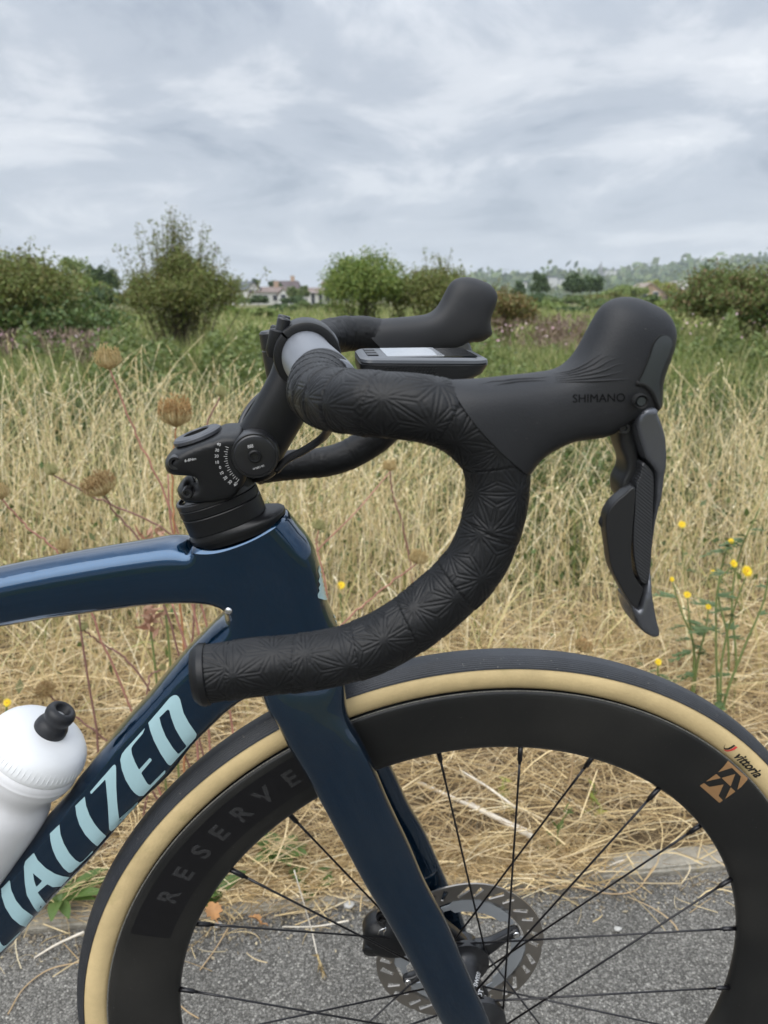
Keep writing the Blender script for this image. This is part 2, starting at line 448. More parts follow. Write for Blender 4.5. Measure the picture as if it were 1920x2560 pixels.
M_TOPCAP = mat('grey satin top cap', (.055, .058, .066), .34, .35, spec=.6)
M_GREYPRINT = mat('grey print', (.015, .015, .016), .8)
M_DECAL = mat('pale blue gloss decal', (.34, .51, .55), .28, coat=.6, coat_rough=.04)
M_RIM = mat('matt black carbon rim', (.0048, .0050, .0051), .46, spec=.42, bump=(300, .03, 3), var=(14, .12, .04))
M_RIMGLOSS = mat('gloss black rim decal', (.0022, .0022, .0035), .32, spec=.4)
M_GOLD = mat('bronze rim emblem', (.30, .17, .075), .45, .2)
M_TREAD = mat('dark grey tyre rubber', (.024, .027, .033), .55, spec=.4, bump=(600, .2, 3), var=(25, .25, .06))
M_STEEL = mat('brushed steel rotor', (.28, .26, .235), .34, .88, bump=(260, .05, 4))
M_ALLOY = mat('grey alloy cooling fin', (.34, .36, .38), .48, .5)
M_SPOKE = mat('black steel spoke', (.006, .0055, .0075), .30, .3, spec=.6)
M_CHROME = mat('bright steel bolt', (.6, .6, .6), .22, 1.0)
M_HOLE = mat('dark recess', (.004, .004, .004), .8)
M_RED = mat('red print', (.62, .05, .05), .55)
M_BLKPRINT = mat('black print', (.006, .006, .006), .55)
def sidewall_mat():
    m = mat('tan cotton sidewall', (.56, .43, .225), .62, spec=.3, bump=(420, .12, 3), var=(16, .18, .05))
    nt = m.node_tree; b = nt.nodes['Principled BSDF']; L = nt.links
    src = b.inputs['Base Color'].links[0].from_socket
    tc = nt.nodes.new('ShaderNodeTexCoord'); t = nt.nodes.new('ShaderNodeTexNoise'); t.inputs['Scale'].default_value = 26; t.inputs['Detail'].default_value = 5
    L.new(tc.outputs['Object'], t.inputs['Vector'])
    r = nt.nodes.new('ShaderNodeValToRGB'); r.color_ramp.elements[0].position = .62; r.color_ramp.elements[1].position = .78
    r.color_ramp.elements[0].color = (0, 0, 0, 1); r.color_ramp.elements[1].color = (.55, .55, .55, 1)
    L.new(t.outputs['Fac'], r.inputs[0])
    mx = nt.nodes.new('ShaderNodeMix'); mx.data_type = 'RGBA'; mx.inputs[7].default_value = (.19, .17, .06, 1)
    L.new(r.outputs[0], mx.inputs[0]); L.new(src, mx.inputs[6]); L.new(mx.outputs[2], b.inputs['Base Color'])
    return m
M_TAN = sidewall_mat()
for _m, _s, _l in ((M_RIM, 800, .735), (M_TREAD, 420, .70), (M_PAINT_MATT, 900, .745), (M_HOOD, 900, .76)): dusty(_m, _s, _l, .35)

bike = tag(empty('bicycle', M=BIKE_M), 'dark teal blue road bicycle with a tan sided front tyre standing on the tarmac', 'bicycle')

# ---- frame: top tube, head tube and down tube grow out of one side outline
top = [(-520, 1530), (-200, 1463), (0, 1419), (108, 1397), (217, 1377), (347, 1356), (440, 1342), (474, 1346)]
headtop = [(480, 1356), (545, 1352), (625, 1326), (690, 1292), (714, 1276)]
front = [(716, 1276), (748, 1315), (781, 1358), (800, 1414), (819, 1500), (846, 1565), (862, 1640), (866, 1700)]
base = [(866, 1706), (760, 1722), (650, 1716)]
under = [(640, 1712), (584, 1753), (545, 1790), (492, 1843), (432, 1919), (354, 1993), (236, 2129), (135, 2234), (0, 2389), (-200, 2640), (-420, 2905)]
inner_dn = [(-640, 2900), (-400, 2655), (-200, 2425), (0, 2188), (68, 2105), (169, 1980), (236, 1896), (304, 1812), (369, 1739), (407, 1693), (461, 1631), (521, 1571), (555, 1540)]
crotch = [(555, 1540), (570, 1524), (560, 1507), (530, 1498), (500, 1496)]
inner_up = [(461, 1497), (380, 1503), (217, 1525), (108, 1541), (0, 1560), (-200, 1592), (-520, 1650)]
frame_px = np.vstack([smooth(top), smooth(headtop), smooth(front), smooth(base)[1:-1], smooth(under), smooth(inner_dn), smooth(crotch)[1:], smooth(inner_up)[0:]])
FR = xz(frame_px, 0)
def frame_w(x, z):
    t = np.clip((x + .25) / .06, 0, 1)              # tubes on the left, wider head tube on the right
    return .0215 + .004 * t
_o = [xz(smooth(headtop), 0), xz([(-520, 1650), (-520, 1530)], 0), xz([(-420, 2905), (-640, 2900)], 0)]
frame = puff_obj('frame', FR, 0, frame_w, h=.0034, p=3.4, opens=_o, gain=1.2, m=M_PAINT, parent=bike)
T_FRAME = bvh(frame)
# seat tube beyond the picture closes the two tubes
_a, _b = B(-520, 1560, 0), B(-520, 2890, 0)
mk('seat_tube', *tube([_a + [-.004, 0, .06], _a, (_a + _b) / 2, _b + [.0, 0, -.02]], .016, 20), M_PAINT, bike)

_s = .33755
def Zd(p): return Z(0, 1680, _s, p)
LET = [
    ([(1100, 375), (1180, 282), (1262, 186), (1285, 171), (1305, 168), (1322, 178), (1335, 200), (1360, 300), (1400, 375), (1440, 432), (1456, 458), (1450, 482), (1262, 692), (1240, 678), (1190, 602), (1140, 505), (1113, 430)],
     [[(1182, 335), (1242, 276), (1256, 283), (1270, 340), (1300, 420), (1350, 505), (1382, 547), (1320, 606), (1280, 558), (1230, 478), (1196, 395)]]),
    ([(1074, 414), (930, 572), (903, 608), (892, 650), (903, 720), (930, 795), (970, 862), (1000, 897), (1030, 916), (1060, 914), (1224, 744), (1222, 722), (1112, 834), (1096, 830), (1070, 788), (1046, 745), (1126, 650), (1112, 631), (1030, 722), (1000, 662), (977, 602), (974, 562), (988, 538), (1060, 452)], []),
    ([(670, 885), (760, 780), (842, 687), (855, 681), (861, 700), (862, 850), (868, 960), (881, 1085), (1020, 958), (1018, 976), (842, 1165), (822, 1176), (808, 1166), (805, 1080), (800, 980), (790, 870), (782, 792), (675, 905)], []),
    ([(560, 990), (630, 920), (640, 990), (665, 1060), (700, 1120), (740, 1170), (786, 1212), (720, 1289), (680, 1255), (630, 1200), (590, 1130), (568, 1060)], []),
    ([(372, 1195), (443, 1127), (450, 1200), (475, 1270), (515, 1340), (560, 1390), (590, 1406), (612, 1398), (685, 1320), (691, 1327), (530, 1481), (510, 1483), (470, 1450), (420, 1380), (390, 1310), (376, 1250)], []),
    ([(180, 1440), (190, 1400), (255, 1336), (280, 1390), (340, 1450), (410, 1492), (470, 1511), (516, 1515), (450, 1586), (390, 1590), (350, 1568), (280, 1630), (338, 1712), (280, 1780), (250, 1740), (200, 1650), (185, 1560)],
     [[(246, 1488), (314, 1545), (270, 1590), (254, 1540)]]),
    ([(12, 1605), (76, 1539), (85, 1610), (120, 1690), (170, 1750), (246, 1805), (188, 1886), (150, 1870), (90, 1820), (40, 1740), (15, 1660)], []),
    ([(-150, 1790), (-70, 1715), (-60, 1850), (-20, 1960), (20, 2026), (45, 2020), (150, 1916), (153, 1926), (0, 2076), (-30, 2070), (-110, 1990), (-145, 1880)], []),
]
for poly, holes in LET:
    decal('letter', [(Zd(poly), [Zd(q) for q in holes])], T_FRAME, M_DECAL, frame, h=6)
_z6 = lambda p: Z(0, 1240, .54249, p)
decal('head_badge', [(_z6([(1470, 318), (1484, 352), (1498, 410), (1509, 474), (1498, 480), (1464, 470), (1462, 452), (1472, 436), (1466, 424), (1474, 408), (1466, 392), (1472, 372), (1464, 346)]), [])], T_FRAME, M_DECAL, frame, h=4)
decal('head_badge', [(_z6([(1528, 492), (1540, 530), (1556, 585), (1550, 590), (1532, 540)]), [])], T_FRAME, M_DECAL, frame, h=3)
# cable port bolt in the crotch
_c = on_surface(T_FRAME, (571, 1526), .0006)
mk('bolt', *lathe([(.0, -.0012), (.0016, -.0012), (.0026, -.0004), (.0029, .001), (.0029, .003)], _c, (.35, .93, -.1), 18), M_CHROME, frame)

# ---- headset cover and spacers, leaning back with the steering axis
ANG = math.radians(18.2); AX = np.array([-math.sin(ANG), 0, math.cos(ANG)]); AF = np.array([math.cos(ANG), 0, math.sin(ANG)])
HB = (B(478, 1356, 0) + B(713, 1276, 0)) / 2; HL = np.linalg.norm(B(713, 1276, 0) - B(478, 1356, 0)) / 2
def oval(name, stations, m, parent, cap0=True, cap1=True, n=64, p=2.25, sh=30):
    """stations (height along the axis, forward offset, half length, half width)"""
    a = np.arange(n) * 2 * math.pi / n; rings = []
    for hgt, off, hl, hw in stations:
        cs, sn = np.cos(a), np.sin(a)
        rings.append(HB + AX * hgt + np.outer(off + hl * np.sign(cs) * np.abs(cs) ** (2 / p), AF) + np.outer(hw * np.sign(sn) * np.abs(sn) ** (2 / p), (0, 1, 0)))
    return sharp(fixn(mk(name, *loft(rings, cap0, cap1), m, parent)), sh)
oval('headset_cover', [(-.004, .001, HL - .003, .0212), (-.0006, .0008, HL - .0022, .0214), (-.0004, .0006, HL - .0003, .0222), (.0018, .0004, HL, .0226), (.0030, 0, HL - .0008, .0225), (.0042, -.001, HL - .0035, .0222), (.0062, -.0040, HL - .0075, .0212)], M_BLACK, bike)
oval('headset_spacer', [(.0060, -.0052, HL - .0072, .0203), (.0066, -.0052, HL - .0066, .0208), (.0180, -.0052, HL - .0066, .0208), (.0186, -.0052, HL - .0072, .0203)], M_BLACK, bike)
oval('headset_spacer', [(.0188, -.0053, HL - .0072, .0203), (.0194, -.0053, HL - .0066, .0208), (.0248, -.0053, HL - .0066, .0208), (.0254, -.0053, HL - .0072, .0203)], M_BLACK, bike)
oval('headset_spacer', [(.0256, -.0053, HL - .0070, .0205), (.0260, -.0053, HL - .0066, .0209), (.0292, -.0053, HL - .0066, .0209), (.0300, -.0053, HL - .0073, .0202), (.0300, -.0053, HL - .0088, .0187), (.0275, -.0053, HL - .0092, .0183)], M_SATIN, bike, cap1=True)
oval('headset_collar', [(.0272, .002, HL - .0135, .0180), (.0340, .0045, HL - .0155, .0178), (.0400, .008, HL - .0185, .0172), (.0480, .008, HL - .0200, .0160)], M_BLACK, bike)
_k = HB + AX * .031 + AF * -.024
mk('clip', *tube([_k + AF * -.004 + AX * -.002 + [0, -.006, 0], _k + [0, -.012, .001], _k + AF * .006 + AX * .002 + [0, -.016, 0]], .0008, 6), M_CHROME, bike)

# ---- stem: lower clamp body, swinging arm, bar clamp
S1 = .34961
def Z1(p): return Z(380, 760, S1, p)
stem = empty('stem', bike)
body_px = smooth(Z1([(104, 1122), (108, 1092), (148, 1046), (184, 1014), (300, 960), (480, 900), (502, 884), (590, 878), (648, 868), (690, 930), (700, 1090), (690, 1200), (640, 1292), (600, 1338), (500, 1364), (380, 1380), (265, 1388), (215, 1362), (188, 1306), (200, 1284), (246, 1243), (330, 1256), (346, 1232), (337, 1188), (270, 1187), (150, 1189), (116, 1166)]), True, 5)
stem_body = puff_obj('stem_clamp', xz(body_px, 0), 0, .0212, h=.0022, p=6, m=M_BLACK, parent=stem, gain=3.2, edge=.003)
cap_c = B(*Z1([(333, 958)])[0], 0) + AX * -.002
ring = [(.0, -.004), (.0088, -.004), (.0088, .0060), (.0096, .0068), (.0150, .0060), (.0165, .0048), (.0168, .0030), (.0156, .0018), (.0156, -.001), (.0172, -.002), (.0172, -.007)]
o = sharp(fixn(mk('top_cap', *lathe(ring, cap_c, AX, 48), None, stem)), 30)
o.data.materials.append(M_TOPCAP); o.data.materials.append(M_HOLE)
for i, pl in enumerate(o.data.polygons): pl.material_index = 1 if i < 48 * 2 else 0
# the split of the clamp and its two bolts
for (px, py), rr in (((166, 1137), .0046), ((252, 1352), .0034)):
    c = B(*Z1([(px, py)])[0], -.0226)
    o = fixn(mk('bolt', *lathe([(0, .0012), (rr * .5, .0012), (rr * .52, -.0008), (rr * .9, -.0010), (rr, 0), (rr, .006)], c, (0, 1, 0), 20), M_SATIN, stem)); sharp(o)
c = B(*Z1([(306, 1214)])[0], -.004); mk('clamp_bolt_shank', *lathe([(.0026, -.010), (.0026, .012)], c, AX, 12), M_CHROME, stem)
# pivoting arm
arm_px = smooth(Z1([(574, 1100), (560, 1035), (586, 950), (625, 872), (706, 740), (800, 575), (848, 480), (868, 420), (900, 330), (1000, 300), (1110, 420), (1160, 560), (1150, 700), (1105, 805), (1040, 920), (975, 1030), (935, 1105), (905, 1190), (830, 1252), (740, 1272), (650, 1242), (596, 1172)]), True, 5)
arm = puff_obj('stem_arm', xz(arm_px, 0), 0, .0180, h=.0025, p=3.4, m=M_BLACK, parent=stem)
pv = B(637, 1141, -.0262)
o = sharp(fixn(mk('pivot_disc', *lathe([(.0, .0), (.0046, .0), (.0048, .0), (.0105, -.0002), (.0128, .0004), (.0136, .0012), (.0146, .0012), (.0152, .002), (.0155, .004), (.0155, .046), (.014, .048), (0, .048)], pv, (0, 1, 0), 56), M_SATIN, stem)), 28)
o = sharp(fixn(mk('pivot_bolt', *lathe([(0, .0008), (.0020, .0008), (.0021, -.0012), (.0034, -.0014), (.0044, -.0009), (.0046, .001)], pv, (0, 1, 0), 24), M_BLACK, stem)), 30)
T_STEM = bvh(stem_body); T_DISC = bvh([q for q in bpy.data.objects if q.name.startswith('pivot_disc')][0])
marks = [('40', 478, 1003), ('30', 466, 1044), ('20', 462, 1086), ('10', 467, 1130), ('0', 487, 1167), ('10', 500, 1207), ('20', 524, 1243), ('30', 558, 1272), ('40', 596, 1288)]
for t, x, y in marks:
    vx, vy = 735 - x, 1090 - y; L = math.hypot(vx, vy); ux, uy = vx / L, vy / L
    p = Z1([(x, y)])[0]; hgt = 21 * S1
    text_decal('numeral', t, p, (ux * hgt, uy * hgt), (uy * hgt, -ux * hgt), T_STEM, M_WHITE, stem)
tick = []
for i in range(17):
    a0 = math.atan2(1003 - 1090, 478 - 735); a1 = math.atan2(1288 - 1090, 596 - 735) - 2 * math.pi
    if a1 < a0 - 5: a1 += 2 * math.pi
    a = a0 + (a1 - a0) * i / 16; a = a if abs(a1 - a0) < 4 else a
    r0 = 196 if i % 2 else 196; r1 = 212 if i % 2 else 222
    d = np.array([math.cos(a), math.sin(a)]); nrm = np.array([-d[1], d[0]]) * 1.5
    c = np.array([735, 1090])
    tick.append((Z1([c + d * r0 + nrm, c + d * r1 + nrm, c + d * r1 - nrm, c + d * r0 - nrm]), []))
tag(decal('scale_ticks', tick, T_STEM, M_WHITE, stem, h=None), kind='stuff')
text_decal('print', '6-8Nm', Z1([(275, 1112)])[0], (20 * S1, -4 * S1), (-1.5 * S1, -20 * S1), T_STEM, M_WHITE, stem)
text_decal('print', '888', Z1([(704, 1016)])[0], (19 * S1, -4 * S1), (-4 * S1, -24 * S1), T_DISC, M_WHITE, stem)
text_decal('print', '10-15N.m', Z1([(762, 1168)])[0], (-14 * S1, 5 * S1), (5 * S1, 15 * S1), T_DISC, M_WHITE, stem)
# bar clamp (a back half and a faceplate) around the bar axis
CL = B(768, 893, -.022); CL = np.array([CL[0], 0, CL[2]])
def arc(name, r0, r1, yw, d0, d1, m, parent, n=40):
    rs = (r1 - r0) * .35; pr = [(r0, -yw), (r1 - rs, -yw), (r1 - rs * .3, -yw + rs * .3), (r1, -yw + rs), (r1, yw - rs), (r1 - rs * .3, yw - rs * .3), (r1 - rs, yw), (r0, yw)]
    V, Fc = lathe(pr, CL, (0, 1, 0), n, ref=(1, 0, 0), close=True, a0=math.radians(d0), a1=math.radians(d1))
    return sharp(fixn(mk(name, V, Fc, m, parent)), 40)
# angles: measured from +x toward -z (the lathe frame), so the top is at -90 degrees
arc('bar_clamp', .0160, .0212, .0215, 52, 222, M_BLACK, stem)
arc('faceplate', .0160, .0216, .0205, -134, 48, M_BLACK, stem)
for dy in (-.0115, .0115):
    a = math.radians(-133); d = np.array([math.cos(a), 0, -math.sin(a)]); tng = np.array([-d[2], 0, d[0]])
    c = CL + d * .0222 + [0, dy, 0]
    o = sharp(fixn(mk('bolt', *lathe([(0, .0045), (.002, .0045), (.002, .0070), (.0036, .0072), (.0042, .0064), (.0042, -.004)], c, d * .55 - tng * .83, 18), M_SATIN, stem)), 30)
    sharp(fixn(mk('bolt_boss', *lathe([(0, .002), (.0050, .002), (.0060, .001), (.0062, -.012), (.004, -.016)], c + tng * .003, d * .55 - tng * .83, 18), M_BLACK, stem)), 30)
c = CL + np.array([-.0205, .040, -.004])
sharp(fixn(mk('light_mount', *lathe([(0, .016), (.0085, .0155), (.0098, .014), (.0100, .004), (.0094, .0035), (.0094, .0025), (.0100, .002), (.0098, -.018), (.008, -.020), (0, -.020)], c, (-.12, 0, 1), 28), M_SATIN, bike)), 30)

# ---- handlebar: bare middle, tape, plugs
hb = empty('handlebar', bike)
c1 = B(806, 950, -.085)
def barring(y, c, a, b, n=40):
    t = np.arange(n) * 2 * math.pi / n
    return np.array([(c[0] + a * math.cos(q), y, c[1] + b * math.sin(q)) for q in t])
def bar_station(y):
    s = np.clip((abs(y) - .024) / .061, 0, 1); s = s * s * (3 - 2 * s)
    return (CL[0] * (1 - s) + (c1[0] + .001) * s, CL[2] * (1 - s) + (c1[2] + .001) * s), .0159 + .0022 * s, .0159 - .0022 * s
rings = []
for y in np.linspace(-.10, .10, 41):
    c, a, b = bar_station(y); rings.append(barring(y, c, a, b))
bar = mk('bar', *loft(rings), M_BAR, hb)
TP = [(806, 948, -0.0861, .0172), (797, 968, -0.1071, .0168), (800, 984, -0.1281, .0160), (822, 996, -0.1502, .0152), (868, 1004, -0.1691, .0147), (930, 1009, -0.1806, .0146), (1030, 1018, -0.1869, .0146), (1110, 1036, -0.1880, .0150), (1183, 1074, -0.1890, .0154), (1228, 1128, -0.1900, .0152), (1243, 1195, -0.1911, .0147), (1236, 1285, -0.1932, .0142), (1192, 1400, -0.1953, .0142), (1117, 1486, -0.1963, .0142), (1028, 1557, -0.1974, .0140), (920, 1617, -0.1985, .0137), (827, 1645, -0.1995, .0134), (648, 1667, -0.1995, .0134), (508, 1686, -0.1995, .0132)]
def lattice_groove(u, v, Ls=.0205):
    """depth 0..1 of the star pattern: triangle lattice edges plus the lines to the triangle centres, each a double line."""
    e1 = np.array([math.sqrt(3) / 2, .5]) * Ls; e2 = np.array([0, 1.0]) * Ls
    a = u / e1[0]; b = (v - a * e1[1]) / Ls
    ia, ib = np.floor(a), np.floor(b); fa, fb = a - ia, b - ib
    upper = (fa + fb) > 1
    def pt(x, y): return np.stack([x * e1[0], x * e1[1] + y * Ls], -1)
    P = np.stack([u, v], -1)
    A = np.where(upper[:, None], pt(ia + 1, ib + 1), pt(ia, ib)); Bp = pt(ia + 1, ib); Cp = pt(ia, ib + 1)
    G = (A + Bp + Cp) / 3
    def sd(p, q):
        ab = q - p; t = np.clip(np.sum((P - p) * ab, 1) / np.sum(ab * ab, 1), 0, 1)
        return np.linalg.norm(P - p - t[:, None] * ab, axis=1)
    d = np.minimum.reduce([sd(A, Bp), sd(Bp, Cp), sd(Cp, A), sd(G, A), sd(G, Bp), sd(G, Cp)])
    return np.clip(1 - np.abs(d - .00085) / .00062, 0, 1) ** .8
FAR_Y, FAR_X = .78, .011
def tape(side, ds, n, name='bar_tape'):
    path = np.array([np.r_[B(x, y, Y), r] for x, y, Y, r in TP])
    if side > 0: path[:, 1] *= FAR_Y; path[:, 0] += FAR_X * np.clip((-path[:, 1] - .08) / .06, 0, 1)
    path = resample(smooth(path, n=12), ds)
    P, R = path[:, :3], path[:, 3]; k = len(P)
    T = np.gradient(P, axis=0); T /= np.linalg.norm(T, axis=1)[:, None]
    u = np.array([1.0, 0, .2]); U = np.zeros((k, 3)); W = np.zeros((k, 3))
    for i in range(k):
        u = u - T[i] * (u @ T[i]); u /= np.linalg.norm(u); U[i] = u; W[i] = np.cross(T[i], u)
    s = np.arange(k) * ds; ph = np.arange(n) * 2 * math.pi / n
    S, PH = np.meshgrid(s, ph, indexing='ij')
    pitch = np.where(s < .10, .0150, .0300); hs = np.cumsum(ds / pitch)
    hel = hs[:, None] + .35 * PH / (2 * math.pi) + .10 * np.sin(S * 23)
    wrap = np.floor(hel); fr = hel - wrap
    off = (wrap * .6180339) % 1
    g = lattice_groove((S + off * .006 - .004).ravel(), (PH * .0143 + off * .012).ravel()).reshape(S.shape)
    wear = .75 + .25 * np.sin(S * 61 + 2 * np.cos(PH)) * np.cos(PH * 2 + S * 17)
    edge_w = (.0011 / pitch)[:, None]; step = np.clip((1 - fr) / edge_w, 0, 1) * np.clip(fr / (edge_w * .5), 0, 1)
    disp = -.00048 * g * wear - .00038 * (1 - step) + .0006 * (fr - .5) * np.where(s < .10, 1, .6)[:, None] + .0004 * np.sin(S * 130 + PH * 3) * .4
    rad = R[:, None] + disp
    V = P[:, None] + rad[..., None] * (np.cos(PH)[..., None] * U[:, None] + np.sin(PH)[..., None] * W[:, None])
    V = V.reshape(-1, 3)
    i = np.arange(k - 1)[:, None] * n; j = np.arange(n)[None]; j2 = (j + 1) % n
    Fq = np.stack([i + j, i + j2, i + n + j2, i + n + j], -1).reshape(-1, 4)
    if side > 0: V[:, 1] *= -1; Fq = Fq[:, ::-1]
    o = mk(name, V, Fq, M_TAPE, hb); 
    # end plug and finishing collars
    e = P[-1].copy(); t = T[-1].copy(); st = P[0].copy(); t0 = T[0].copy(); ru = U[-1].copy()
    for q in (e, t, st, t0, ru):
        if side > 0: q[1] *= -1
    pl = sharp(fixn(mk('end_plug', *lathe([(R[-1] * .9, -.003), (R[-1] * 1.06, -.002), (R[-1] * 1.08, .0006), (R[-1] * 1.02, .0022), (R[-1] * .96, .0030), (R[-1] * .88, .0042), (R[-1] * .5, .0050), (0, .0052)], e, t, 40, ref=ru), M_BLACK, hb)), 32)
    mk('tape_band', *tube([st - t0 * .001, st + t0 * .004], R[0] * 1.0 - .0002, 48), M_BLACK, hb)
    return o
tape_n = tape(-1, .00042, 216)
tape_f = tape(1, .0013, 68)

# ---- brake and shift levers
Z3 = lambda p: Z(1080, 720, .38577, p)
Z4 = lambda p: Z(1460, 1000, .28017, p)
HY = -.1885
hood_top = Z3([(95, 598), (300, 588), (500, 568), (700, 545), (820, 523), (900, 470), (960, 390), (1010, 290), (1060, 190), (1110, 115), (1180, 70), (1260, 57), (1350, 71), (1430, 104), (1500, 145), (1550, 213), (1572, 290), (1564, 345)])
hood_front = Z3([(1564, 345), (1540, 425), (1508, 498), (1476, 588), (1477, 690), (1483, 750), (1466, 788)])
hood_bot = Z3([(1464, 790), (1452, 796), (1390, 842), (1330, 862), (1250, 867), (1210, 902), (1130, 957), (1060, 970), (900, 992), (800, 1030), (700, 1092), (655, 1142), (627, 1200)])
hood_edge = Z3([(627, 1202), (540, 1142), (420, 1040), (300, 920), (200, 800), (130, 685), (95, 598)])
hp = np.vstack([smooth(hood_top)[:-1], smooth(hood_front)[:-1], smooth(hood_bot), smooth(hood_edge)[1:-1]])
HOOD = xz(hp, HY); HEDGE = xz(smooth(hood_edge), HY)
def hood_w(x, z):
    t = np.clip((z - .555) / .05, 0, 1)
    return .0192 - .0012 * t
def mirror(o, name=None):
    c = o.copy(); c.data = o.data.copy(); COL.objects.link(c); c.parent = o.parent
    me = c.data; n = len(me.vertices); co = np.zeros(n * 3); me.vertices.foreach_get('co', co); co = co.reshape(-1, 3); co[:, 1] = -co[:, 1] + HY * (1 - FAR_Y); co[:, 0] = .045 + (co[:, 0] - .045) * 1.18 + FAR_X
    me.vertices.foreach_set('co', co.ravel()); me.flip_normals(); me.update()
    return c
def lever_side(parent):
    objs = []
    hood = puff_obj('hood', HOOD, HY, hood_w, h=.0024, p=3.6, opens=[HEDGE], m=M_HOOD, parent=parent); objs.append(hood)
    cap_px = smooth(Z3([(1440, 352), (1480, 311), (1520, 309), (1560, 347), (1538, 420), (1508, 495), (1476, 585), (1478, 690), (1484, 755), (1464, 787), (1444, 740), (1417, 680), (1374, 632), (1335, 616), (1362, 555), (1404, 450)]), True, 5)
    th = bvh(hood)
    cin = [(1440, 352), (1480, 313), (1515, 312), (1545, 350), (1528, 420), (1498, 495), (1466, 585), (1467, 690), (1472, 745), (1460, 775), (1444, 740), (1417, 680), (1374, 632), (1337, 617), (1362, 555), (1404, 450)]
    cp = decal('lever_cap', [(smooth(Z3(cin), True, 5), [])], th, M_CAP, parent, off=.0009, h=4); objs.append(cp)
    for line, rr_ in (([(1556, 352), (1520, 309), (1480, 308), (1438, 350), (1402, 450), (1360, 555), (1332, 617)], .0003), ([(1322, 616), (1374, 626), (1422, 674), (1450, 738), (1464, 780)], .0011)):
        pts = [q for q in (on_surface(th, p, .0001) for p in resample(smooth(Z3(line)), 4)) if q is not None]
        objs.append(mk('hood_seam', *tube(pts, rr_, 6), M_HOLE, parent))
    pc = B(*Z3([(1358, 738)])[0], HY - .0193)
    objs.append(sharp(fixn(mk('pivot_pin', *lathe([(0, .0004), (.0018, .0004), (.0021, .0008), (.0021, .003)], pc + [.0003, .0002, 0], (0, 1, 0), 20), M_CAP, parent)), 30))
    objs.append(sharp(fixn(mk('pin_recess', *lathe([(.0021, .0014), (.0026, .0006), (.0029, -.0002), (.0032, .0006), (.0032, .003)], pc, (0, 1, 0), 20), M_HOLE, parent)), 30))
    bl = smooth(Z4([(640, 60), (636, 110), (661, 182), (691, 282), (706, 402), (713, 522), (706, 652), (690, 850), (661, 1000), (640, 1150), (621, 1350), (606, 1550), (598, 1700), (606, 1820), (631, 1950), (656, 2020), (664, 2070), (650, 2112), (610, 2106), (540, 2076), (480, 2021), (440, 1931), (418, 1840), (392, 1792), (400, 1770), (440, 1800), (470, 1850), (500, 1760), (530, 1660), (580, 1500), (598, 1200), (610, 1000), (618, 800), (612, 640), (560, 560), (528, 520), (490, 412), (455, 292), (440, 192), (470, 100), (540, 50)]), True, 4)
    objs.append(puff_obj('lever_blade', xz(bl, HY - .0095), HY - .002, .0085, h=.0013, p=7, m=M_LEVER, parent=parent, edge=.0035, gain=4))
    br = smooth(Z4([(292, 210), (306, 300), (320, 400), (352, 490), (372, 545), (376, 600), (366, 650), (332, 715), (319, 762), (325, 850), (380, 960), (400, 1200), (395, 1420), (430, 1600), (470, 1800), (520, 1700), (570, 1560), (590, 1300), (600, 1000), (600, 760), (575, 640), (545, 560), (500, 540), (480, 420), (450, 300), (440, 190), (400, 120), (330, 120)]), True, 4)
    objs.append(puff_obj('lever_bracket', xz(br, HY - .005), HY + .001, .0058, h=.0016, p=6, m=M_PADDLE, parent=parent, edge=.002, gain=2.5))
    p1 = smooth(Z4([(447, 764), (360, 838), (260, 930), (203, 1028), (196, 1160), (216, 1310), (246, 1500), (312, 1640), (400, 1792), (466, 1860), (495, 1780), (521, 1675), (490, 1640), (440, 1550), (416, 1400), (424, 1200), (440, 1000), (456, 800)]), True, 4)
    objs.append(puff_obj('shift_paddle', xz(p1, HY - .012), HY - .0090, .0016, h=.0013, p=6, m=M_PADDLE, parent=parent, edge=.0022, gain=2.2))
    p2 = smooth(Z4([(526, 554), (572, 590), (616, 652), (622, 760), (613, 1000), (605, 1200), (592, 1500), (548, 1652), (525, 1640), (480, 1560), (452, 1420), (440, 1250), (452, 1000), (470, 760), (506, 660)]), True, 4)
    objs.append(puff_obj('shift_paddle', xz(p2, HY - .012), HY - .0085, .0016, h=.0013, p=6, m=M_PADDLE2, parent=parent, edge=.0022, gain=2.2))
    nb = smooth(Z4([(205, 1020), (152, 1098), (160, 1140), (195, 1174), (240, 1150), (250, 1050)]), True, 4)
    objs.append(puff_obj('paddle_tip', xz(nb, HY - .009), HY - .006, .0035, h=.0012, m=M_PADDLE, parent=parent))
    sc = B(*Z4([(362, 252)])[0], HY - .0092)
    objs.append(sharp(fixn(mk('screw', *lathe([(0, .0006), (.0012, .0006), (.0013, -.0005), (.0022, -.0006), (.0027, .0002), (.0027, .008)], sc, (0, 1, 0), 18), M_SATIN, parent)), 30))
    return objs
def paddle2():
    m = mat('fine ribbed black paddle', (.020, .021, .024), .36, spec=.5)
    nt = m.node_tree; b = nt.nodes['Principled BSDF']; L = nt.links
    tc = nt.nodes.new('ShaderNodeTexCoord'); mp = nt.nodes.new('ShaderNodeMapping'); mp.inputs['Rotation'].default_value = (0, .9, 0)
    w = nt.nodes.new('ShaderNodeTexWave'); w.inputs['Scale'].default_value = 260; w.bands_direction = 'X'
    bp = nt.nodes.new('ShaderNodeBump'); bp.inputs['Strength'].default_value = .35; bp.inputs['Distance'].default_value = .0006
    L.new(tc.outputs['Object'], mp.inputs[0]); L.new(mp.outputs[0], w.inputs['Vector']); L.new(w.outputs['Fac'], bp.inputs['Height']); L.new(bp.outputs[0], b.inputs['Normal'])
    return m
M_PADDLE2 = paddle2()
lv_n = empty('brake_lever', bike); lv_f = empty('brake_lever', bike)
near = lever_side(lv_n)
